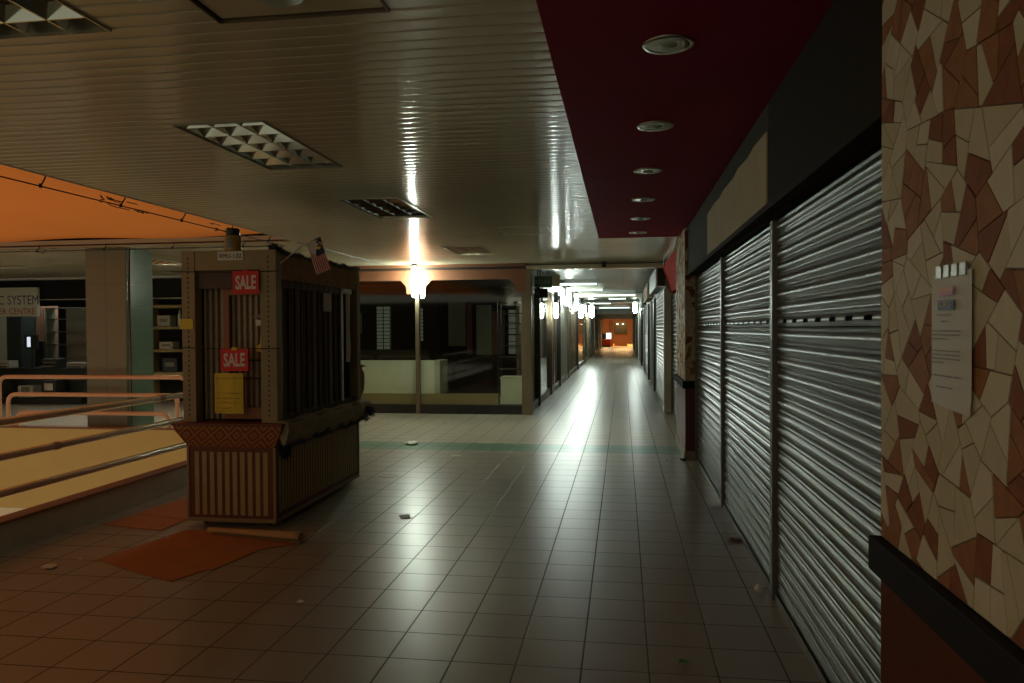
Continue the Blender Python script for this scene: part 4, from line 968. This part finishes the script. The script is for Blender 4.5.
# front: pleated curtain behind, orange inner door frame
mb = MB(); ys = KY0+.12; pts = []
x = UX0+.11; i = 0
while x < UX1-.13: pts.append((x, ys + (0, 0, .035, .035)[i % 4])); x += (.018, .004, .022, .004)[i % 4]; i += 1
mb.prism(pts+[(p[0], p[1]+.006) for p in pts[::-1]], 'z', .83, 1.88); mb.build('folding_curtain', M['kdrape'], kk)
mb = MB(); dx0, dx1 = -3.105, -2.75; y = KY0+.075
mb.bbox(dx0, y, .84, dx0+.05, y+.03, 1.86, .004); mb.bbox(dx0+.05, y, 1.81, dx1, y+.03, 1.86, .004); mb.bbox(dx1-.02, y, .84, dx1+.02, y+.03, 1.86, .004); mb.bbox(dx0+.05, y, .84, dx1-.02, y+.03, .93, .004); mb.build('inner_door_frame', M['kdoor'], kk)
mb = MB(); mb.tube([(dx0+.05, y-.01, 1.30), (dx1, y-.01, 1.30)], .006, 6); mb.tube([(dx0+.05, y-.01, 1.16), (dx1, y-.01, 1.16)], .006, 6); mb.build('cross_bar', M['black'], kk)
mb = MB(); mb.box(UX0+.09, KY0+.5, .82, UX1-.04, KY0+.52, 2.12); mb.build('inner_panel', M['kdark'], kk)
# hanging wires across the front
for z in (1.985, 1.395):
    mb = MB(); mb.tube([(UX0-.09, KY0-.02, z+.01), (-3.0, KY0-.022, z-.004), (UX1+.03, KY0-.02, z)], .0035, 5); mb.build('cord', M['wire'], kk)
# side: vertical slats and rails
mb = MB(); ys0, ys1 = KY0+.10, KY1-.42; nn = 22
for i in range(nn+1):
    yy = ys0+(ys1-ys0)*i/nn; wdt = .010 if i not in (6, 11, 17) else .026
    mb.bbox(UX1-.05, yy-wdt, .83, UX1-.035+.01*(i % 2), yy+wdt, 1.93, .003)
mb.build('side_slats', M['kdark'], kk)
mb = MB(); mb.bbox(UX1-.055, KY0+.10, 1.87, UX1-.03, KY1-.40, 1.93, .003); mb.build('side_rail', M['kdark'], kk); mb = MB(); mb.bbox(UX1-.055, KY0+.10, .82, UX1-.03, KY1-.08, .87, .003); mb.build('side_rail', M['kdark'], kk)
mb = MB()
for i in range(19):
    yy = KY0+.14+(KY1-KY0-.6)*i/18; mb.box(UX1-.10, yy-.005, .84, UX1-.095, yy+.005, 1.9)
mb.build('inner_slats', M['kdrape'], kk)
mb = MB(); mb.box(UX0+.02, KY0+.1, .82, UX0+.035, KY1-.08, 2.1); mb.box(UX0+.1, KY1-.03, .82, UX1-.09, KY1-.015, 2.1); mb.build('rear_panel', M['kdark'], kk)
mb = MB(); mb.bbox(UX1-.03, 6.88, .86, UX1-.012, 6.93, 1.93, .003); mb.bbox(UX1-.03, 6.88, 1.88, UX1-.012, 7.16, 1.93, .003); strip_f = mb.build('strip_frame', M['alu'], kk)
pst = [(7.02, 1.88), (7.14, 1.88), (7.13, 1.75), (7.12, 1.55), (7.15, 1.35), (7.12, 1.22), (7.02, 1.22), (7.03, 1.5)]
mb = MB(); mb.prism(pst, 'x', UX1-.026, UX1-.020); mb.build('poster', M['white_side'], strip_f)
# casters
for x in (KX0+.09, KX1-.09):
    for y in (KY0+.1, KY1-.3):
        mb = MB(); mb.lathe([(.018, -.012), (.023, -.006), (.023, .006), (.018, .012)], (x, y, .0235), 16, 'x')
        mb.box(x-.02, y-.014, .02, x-.014, y+.014, .045); mb.box(x+.014, y-.014, .02, x+.02, y+.014, .045)
        mb.build('caster', M['rubber'], kk, smooth=40)

# things fixed to or on the kiosk
def sale(x0, x1, z0, z1, y, label):
    t = thing('sale_sign', label, 'sign', ((x0+x1)/2, y, z0), 'sale signs on the kiosk')
    mb = MB(); mb.box(x0, y, z0, x1, y+.003, z1); card = mb.build('card', M['red'], t)
    h = (z1-z0); text_into('lettering', 'SALE', M['paper'], card, ((x0+x1)/2, y-.0005, z0+h*.22), (1, 0, .02), (0, 0, 1), h*.82, (x1-x0)/h*.45, offset=.03, align='CENTER')
    mb = MB(); mb.box((x0+x1)/2-.02, y-.001, z1-.012, (x0+x1)/2+.02, y+.004, z1+.012); mb.build('tape', M['paper_y'] if 'lower' in label else M['red'], t)
sale(-2.962, -2.750, 1.815, 1.988, KY0-.032, 'upper red sale sign hanging under the kiosk header')
sale(-3.070, -2.843, 1.222, 1.393, KY0-.032, 'lower red sale sign above the yellow note on the kiosk')
t = thing('handwritten_note', 'yellow handwritten paper note under the lower sale sign', 'note', (-3.0, KY0-.03, .895))
mb = MB(); mb.add([(-3.124+.234*i/6, KY0-.028+.006*math.sin(i*1.2), z) for z in (.893, 1.204) for i in range(7)], [(i, i+1, 8+i, 7+i) for i in range(6)]); sheet_o = mb.build('sheet', M['paper_y'], t)
rg = random.Random(2); mb = MB()
for z, x0, x1 in [(1.165, -3.105, -2.90), (1.05, -3.10, -2.93), (1.01, -3.10, -2.915), (.975, -3.085, -2.93), (.935, -3.11, -2.98), (.91, -3.11, -2.99)]:
    x = x0
    while x < x1:
        w_ = rg.uniform(.008, .016); pts = [(x+w_*q/3, KY0-.0365, z+rg.uniform(-.006, .008)) for q in range(4)]
        mb.tube(pts, .0014, 4); x += w_+rg.choice((.003, .003, .012))
mb.build('handwriting', M['ink_r'], sheet_o)
mb = MB(); mb.box(-3.412, KY0-.016, 1.547, -3.305, KY0-.0105, 1.625); tag(mb.build('sticky_note', M['paper_y']), 'small yellow sticky note on the left kiosk post', 'note')
t = thing('number_plate', 'white unit number plate reading RMU-1.02 on the kiosk header', 'sign', (-2.99, KY0-.01, 2.075))
mb = MB(); mb.bbox(-3.095, KY0-.012, 2.075, -2.885, KY0-.0055, 2.142, .002); plate = mb.build('plate', M['paper'], t)
text_into('lettering', 'RMU-1.02', M['ink'], plate, (-2.99, KY0-.0135, 2.09), (1, 0, 0), (0, 0, 1), .052, .86, offset=0, align='CENTER')
# little notes clipped inside the front
t = thing('clipped_note', 'small white note clipped to a dark bow at the right of the kiosk front', 'note', (-2.77, KY0+.03, 1.57))
mb = MB(); mb.box(-2.82, KY0+.05, 1.57, -2.735, KY0+.053, 1.615); mb.build('note', M['paper'], t)
mb = MB(); mb.prism([(-2.85, 1.64), (-2.81, 1.62), (-2.775, 1.635), (-2.74, 1.62), (-2.715, 1.66), (-2.745, 1.645), (-2.78, 1.66), (-2.82, 1.645)], 'y', KY0+.046, KY0+.056); mb.build('bow', M['ink_g'], t)
mb = MB(); mb.prism([(-2.80, 1.37), (-2.745, 1.365), (-2.745, 1.41), (-2.755, 1.47), (-2.775, 1.48), (-2.775, 1.43), (-2.805, 1.41)], 'y', KY0+.03, KY0+.036); tag(mb.build('paper_scrap', M['paper_y']), 'pale torn paper scrap hanging from the lower cord', 'paper')
mb = MB(); mb.box(UX1-.03, 6.48, 1.70, UX1-.024, 6.66, 1.865); tag(mb.build('side_notice', M['white_side']), 'faded paper notice on the kiosk side slats', 'notice')
# jar on the roof
t = thing('jar', 'yellow jar with black lid on the kiosk roof', 'jar', (-3.005, KY0+.06, 2.15))
mb = MB(); mb.lathe([(.058, 0), (.062, .008), (.062, .105), (.055, .118), (.045, .124)], (-3.005, KY0+.06, 2.151), 24); mb.build('body', M['jar_y'], t, smooth=40)
mb = MB(); mb.lathe([(.050, 0), (.052, .004), (.052, .045), (.046, .052)], (-3.005, KY0+.06, 2.275), 24); mb.build('lid', M['black'], t, smooth=40)
mb = MB(); R = .0625; pts = [(-3.005+R*math.cos(a), KY0+.06+R*math.sin(a)) for a in [math.radians(-120+10*i) for i in range(7)]]
mb.add([(p[0], p[1], z) for z in (2.17, 2.25) for p in pts], [(i, i+1, 8+i, 7+i) for i in range(6)]); mb.build('label', M['ink_g'], t)
# flag on a stick
hoA = Vector((-2.440, 5.64, 2.202)); hoB = Vector((-2.317, 5.62, 2.255)); flA = Vector((-2.347, 5.63, 1.960)); flB = Vector((-2.231, 5.62, 2.006))
# hoist edge A(bottom)-B(top); fly end flA-flB
ft = thing('flag', 'small striped flag with crescent and star canton leaning from the kiosk roof', 'flag', (-2.631, 5.6, 2.04))
def FP(u, v, off=0):  # u along fly 0..1, v from bottom 0 to top 1
    a = hoA.lerp(flA, u); b = hoB.lerp(flB, u); p = a.lerp(b, v); p.y += .008*math.sin(u*5+v*2) - off; return p
def ribbon(mb, u0, u1, v0, v1, off):
    nu = 10
    mb.add([FP(u0+(u1-u0)*i/nu, v, off) for v in (v0, v1) for i in range(nu+1)], [(i, i+1, nu+2+i, nu+1+i) for i in range(nu)])
mb = MB(); mb.mat(0); ribbon(mb, 0, 1, 0, 1, 0)
mb.mat(1)
for s in range(14):
    if s % 2 == 1: ribbon(mb, 0, 1, s/14, (s+1)/14, .0012)
mb.mat(0); mb.build('cloth', [M['flag_w'], M['flag_r']], ft)
mb = MB(); ribbon(mb, 0, .5, 6/14, 1, .0024); canton = mb.build('canton', M['flag_b'], ft)
mb = MB(); c = (.25, 10/14); n = 28; ar = .5  # crescent
def EP(cx, cy_, r, a): return FP(cx+r*math.cos(a)*.5, cy_+r*math.sin(a), .0036)
vs = [EP(.22, c[1], .24, math.radians(50+260*i/20)) for i in range(21)] + [EP(.245, c[1], .20, math.radians(40+280*i/20)) for i in range(21)]
mb.add(vs, [(i, i+1, 22+i, 21+i) for i in range(20)]); ce = FP(.28, c[1], .0036)
vs = [ce]+[EP(.28, c[1], .13 if i % 2 == 0 else .075, 2*PI*i/28) for i in range(28)]
mb.add(vs, [(0, 1+i, 1+(i+1) % 28) for i in range(28)]); mb.build('crescent_and_star', M['flag_y'], canton)
mb = MB(); mb.tube([(-2.631, 5.56, 2.04), (-2.506, 5.60, 2.149), (-2.44, 5.632, 2.208), (-2.317, 5.612, 2.262)], .005, 6); mb.build('stick', M['paper'], ft)
# pink thing sticking out at the far corner of the kiosk
t = thing('plastic_bag', 'pinkish plastic bag hanging on the far right corner of the kiosk', 'bag', (-2.66, 7.44, .86))
mb = MB()
mb.lathe([(.006, .30), (.045, .24), (.05, .16), (.04, .06), (.015, 0)], (-2.655, 7.44, .855), 12); mb.build('body', M['skin'], t, smooth=60)
mb = MB(); mb.tube([(-2.66, 7.44, 1.10), (-2.64, 7.44, 1.17), (-2.59, 7.44, 1.16)], [.018, .022, .006], 8); mb.build('handle', M['skin'], t, smooth=60)

# ================================================================ FLOOR LITTER
def sheet(name, poly, label, mat, z=.002, th=.004, extra=None):
    mb = MB(); mb.prism(poly, 'z', z, z+th); return mb
t = thing('cardboard_sheet', 'large flattened orange brown cardboard sheet before the kiosk, edge curled up', 'cardboard', (-2.9, 4.9, 0), 'cardboard sheets on the floor')
mb = sheet('', [(-3.486, 4.612), (-3.15, 4.44), (-2.99, 4.93), (-2.905, 5.40), (-3.32, 5.38)], '', ''); mb.build('left_panel', M['cardboard'], t)
mb = sheet('', [(-3.148, 4.438), (-2.734, 4.261), (-2.645, 4.50), (-2.60, 4.50), (-2.508, 4.96), (-2.33, 5.12), (-2.34, 5.34), (-2.90, 5.40), (-2.988, 4.928)], '', ''); mb.build('right_panel', M['cardboard'], t)
mb = MB(); vs = []; na, nb = 10, 12
for j in range(nb+1):
    p = Vector((-3.10, 5.34, 0)).lerp(Vector((-2.29, 5.17, 0)), j/nb); rr_ = .020+.018*j/nb
    for q in range(na+1):
        an = math.radians(-110 + 300*q/na); vs.append((p.x, p.y-.02+rr_*1.3*math.cos(an), .008+rr_+rr_*math.sin(an)))
mb.add(vs, [(j*(na+1)+q, j*(na+1)+q+1, (j+1)*(na+1)+q+1, (j+1)*(na+1)+q) for j in range(nb) for q in range(na)])
o = mb.build('curled_edge', M['cardboard_pale'], t, smooth=60); sm = o.modifiers.new('thick', 'SOLIDIFY'); sm.thickness = .003
t = thing('cardboard_sheet', 'smaller cardboard sheet between the curb and the kiosk', 'cardboard', (-3.8, 5.8, 0), 'cardboard sheets on the floor')
mb = sheet('', [(-4.076, 5.456), (-3.514, 5.345), (-3.509, 5.66), (-4.02, 5.80)], '', ''); mb.build('front_panel', M['cardboard'], t)
mb = sheet('', [(-4.04, 5.81), (-3.46, 5.67), (-3.46, 6.5), (-3.95, 6.45)], '', '', z=.003); mb.build('rear_panel', M['cardboard'], t)
def crumple(name, x, y, r, mat, label, cat, flat=.35, seed=0, n=60):
    rg = random.Random(seed+int(abs(x)*100)); bm = bmesh.new(); bmesh.ops.create_icosphere(bm, subdivisions=2, radius=r)
    for v in bm.verts: v.co *= rg.uniform(.65, 1.15); v.co.z = v.co.z*flat
    mz = min(v.co.z for v in bm.verts)
    mb = MB(); bm.verts.index_update(); mb.add([(x+v.co.x, y+v.co.y, v.co.z-mz+.0005) for v in bm.verts], [[v.index for v in f.verts] for f in bm.faces]); bm.free()
    return tag(mb.build(name, M[mat]), label, cat)
def flat(name, x, y, w_, d_, rot, mat, label, cat='paper', curl=.01):
    mb = MB(); n = 6; vs = []
    for j in range(n+1):
        for i in range(n+1):
            a, b = (i/n-.5)*w_, (j/n-.5)*d_; z = .0025+curl*((2*i/n-1)**2*(2*j/n-1)**2)+.002*math.sin(i*2.+j)**2
            vs.append((x+a*math.cos(rot)-b*math.sin(rot), y+a*math.sin(rot)+b*math.cos(rot), z))
    N1 = n+1; mb.add(vs, [(j*N1+i, j*N1+i+1, (j+1)*N1+i+1, (j+1)*N1+i) for j in range(n) for i in range(n)])
    o = tag(mb.build(name, M[mat], smooth=60), label, cat); s = o.modifiers.new('thick', 'SOLIDIFY'); s.thickness = .0006; return o
crumple('crumpled_tissue', -3.69, 4.42, .045, 'paper', 'white crumpled tissue on the floor left of the big cardboard', 'litter', .22)
crumple('paper_bit', -3.61, 4.60, .014, 'paper', 'tiny white paper bit right of the crumpled tissue', 'litter', .3)
crumple('paper_bit', -3.34, 5.17, .012, 'paper', 'tiny white bit at the upper edge of the big cardboard', 'litter', .3)
crumple('plastic_wrapper', -1.805, 4.04, .022, 'plastic', 'small clear wrapper scrap on the open floor right of the cardboard', 'litter', .2)
crumple('plastic_bag', -2.78, 9.78, .11, 'plastic', 'crumpled clear plastic on the green floor band', 'litter', .22)
mb = MB(); mb.lathe([(.10, 0), (.105, .002), (.10, .004)], (-2.417, 7.66, .001), 20); tag(mb.build('paper_disc', M['kick']), 'round pale paper disc on the floor right of the kiosk', 'litter')
flat('leaflet', -1.766, 5.99, .085, .14, .4, 'paper', 'small leaflet lying on the floor in front of the kiosk side', curl=.004)
flat('receipt', -2.0, 8.965, .13, .10, .1, 'paper', 'white folded receipt just before the green band', curl=.006)
mb = MB()
for a in (0, 1.2, 2.5, 3.9, 5.1):
    c, s = math.cos(a), math.sin(a)
    def LP(u, v, z): return (.268+c*u-s*v, 3.523+s*u+c*v, z)
    mb.add([LP(0, 0, .002), LP(.014, .009, .012), LP(.03, 0, .007), LP(.014, -.009, .012), LP(0.002, 0, .001)], [(0, 1, 2), (0, 2, 3)])
tag(mb.build('green_sprig', M['green_leaf']), 'small bright green leaf sprig on the near floor', 'leaf')
crumple('foil_ball', .775, 4.52, .028, 'plastic', 'crumpled clear foil at the foot of the nearest shutter guide', 'litter', .9)
mb = MB(); mb.lathe([(.02, 0), (.022, .003), (.012, .02), (.004, .022)], (.775, 5.62, .001), 14); mb.bbox(.79, 5.59, .001, .835, 5.65, .02, .003); tag(mb.build('padlock', M['steel_dark']), 'metal lock at the bottom of the middle shutter', 'lock')
flat('flat_wrapper', .78, 6.6, .09, .05, .2, 'kick', 'flat pale wrapper beside the second shutter guide', 'litter')
crumple('dried_leaf', .50, 8.89, .016, 'maroon_tile', 'small red brown leaf before the slim pillar', 'litter', .3)
crumple('dust_clump', .68, 8.88, .035, 'tinsel', 'dark clump at the foot of the slim pillar', 'litter', .6)

# ================================================================ notice on the near pillar
nt_ = thing('notice', 'white printed notice taped to the broken stone pillar', 'notice', (PX-.008, 1.735, 1.36))
ya, yb, za, zb = 1.836, 1.637, 1.362, 1.648
sk = -.006
mb = MB(); vs = []
for j in range(9):
    for i in range(5):
        u = i/4; vs.append((PX-.0085-.005*(math.sin(PI*u)*(1-j/8))-.003*(1 if j == 0 else 0)*u, ya+(yb-ya)*u, za-.012*u*(1-j/8)+(zb-za)*j/8))
mb.add(vs, [(j*5+i, j*5+i+1, (j+1)*5+i+1, (j+1)*5+i) for j in range(8) for i in range(4)])
nsheet = mb.build('sheet', M['paper'], nt_, smooth=60)
def NP(u, v, w_, h_, mat, name):
    mb = MB(); x = PX-.0165; y0 = ya+(yb-ya)*u; z0 = za+(zb-za)*v
    mb.quad((x, y0, z0), (x, y0+(yb-ya)*w_, z0), (x, y0+(yb-ya)*w_, z0+(zb-za)*h_), (x, y0, z0+(zb-za)*h_)); return mb.build(name, M[mat], nsheet)
NP(.27, .855, .38, .035, 'orange_print', 'orange_print'); NP(.27, .825, .38, .03, 'pink_print', 'pink_print'); NP(.26, .715, .40, .075, 'ink_b', 'blue_print')
text_into('blue_heading', 'NOTICE', M['paper'], nsheet, (PX-.0172, ya+(yb-ya)*.28, za+(zb-za)*.735), (0, -1, 0), (0, 0, 1), .018, .95)
rg = random.Random(9); mb = MB()
for v, u0, u1, h_ in [(.675, .26, .62, .012), (.625, .36, .52, .012), (.555, .12, .84, .009), (.525, .12, .84, .009), (.495, .12, .52, .009), (.405, .12, .84, .009), (.375, .12, .84, .009), (.345, .12, .84, .009), (.315, .12, .42, .009), (.215, .12, .86, .009), (.13, .24, .66, .009)]:
    u = u0
    while u < u1:
        w_ = min(rg.uniform(.03, .08), u1-u); x = PX-.0168
        y0, y1 = ya+(yb-ya)*u, ya+(yb-ya)*(u+w_); z0, z1 = za+(zb-za)*v, za+(zb-za)*(v+h_); mb.quad((x, y0, z0), (x, y1, z0), (x, y1, z1), (x, y0, z1)); u += w_+.018
mb.build('text_lines', M['ink_g'], nsheet)
mb = MB()
for i in range(4):
    y0 = ya-.03-.04*i; mb.bbox(PX-.012, y0-.028, zb-.012, PX-.008, y0, zb+.016, .001)
mb.build('tape', M['tape'], nt_)
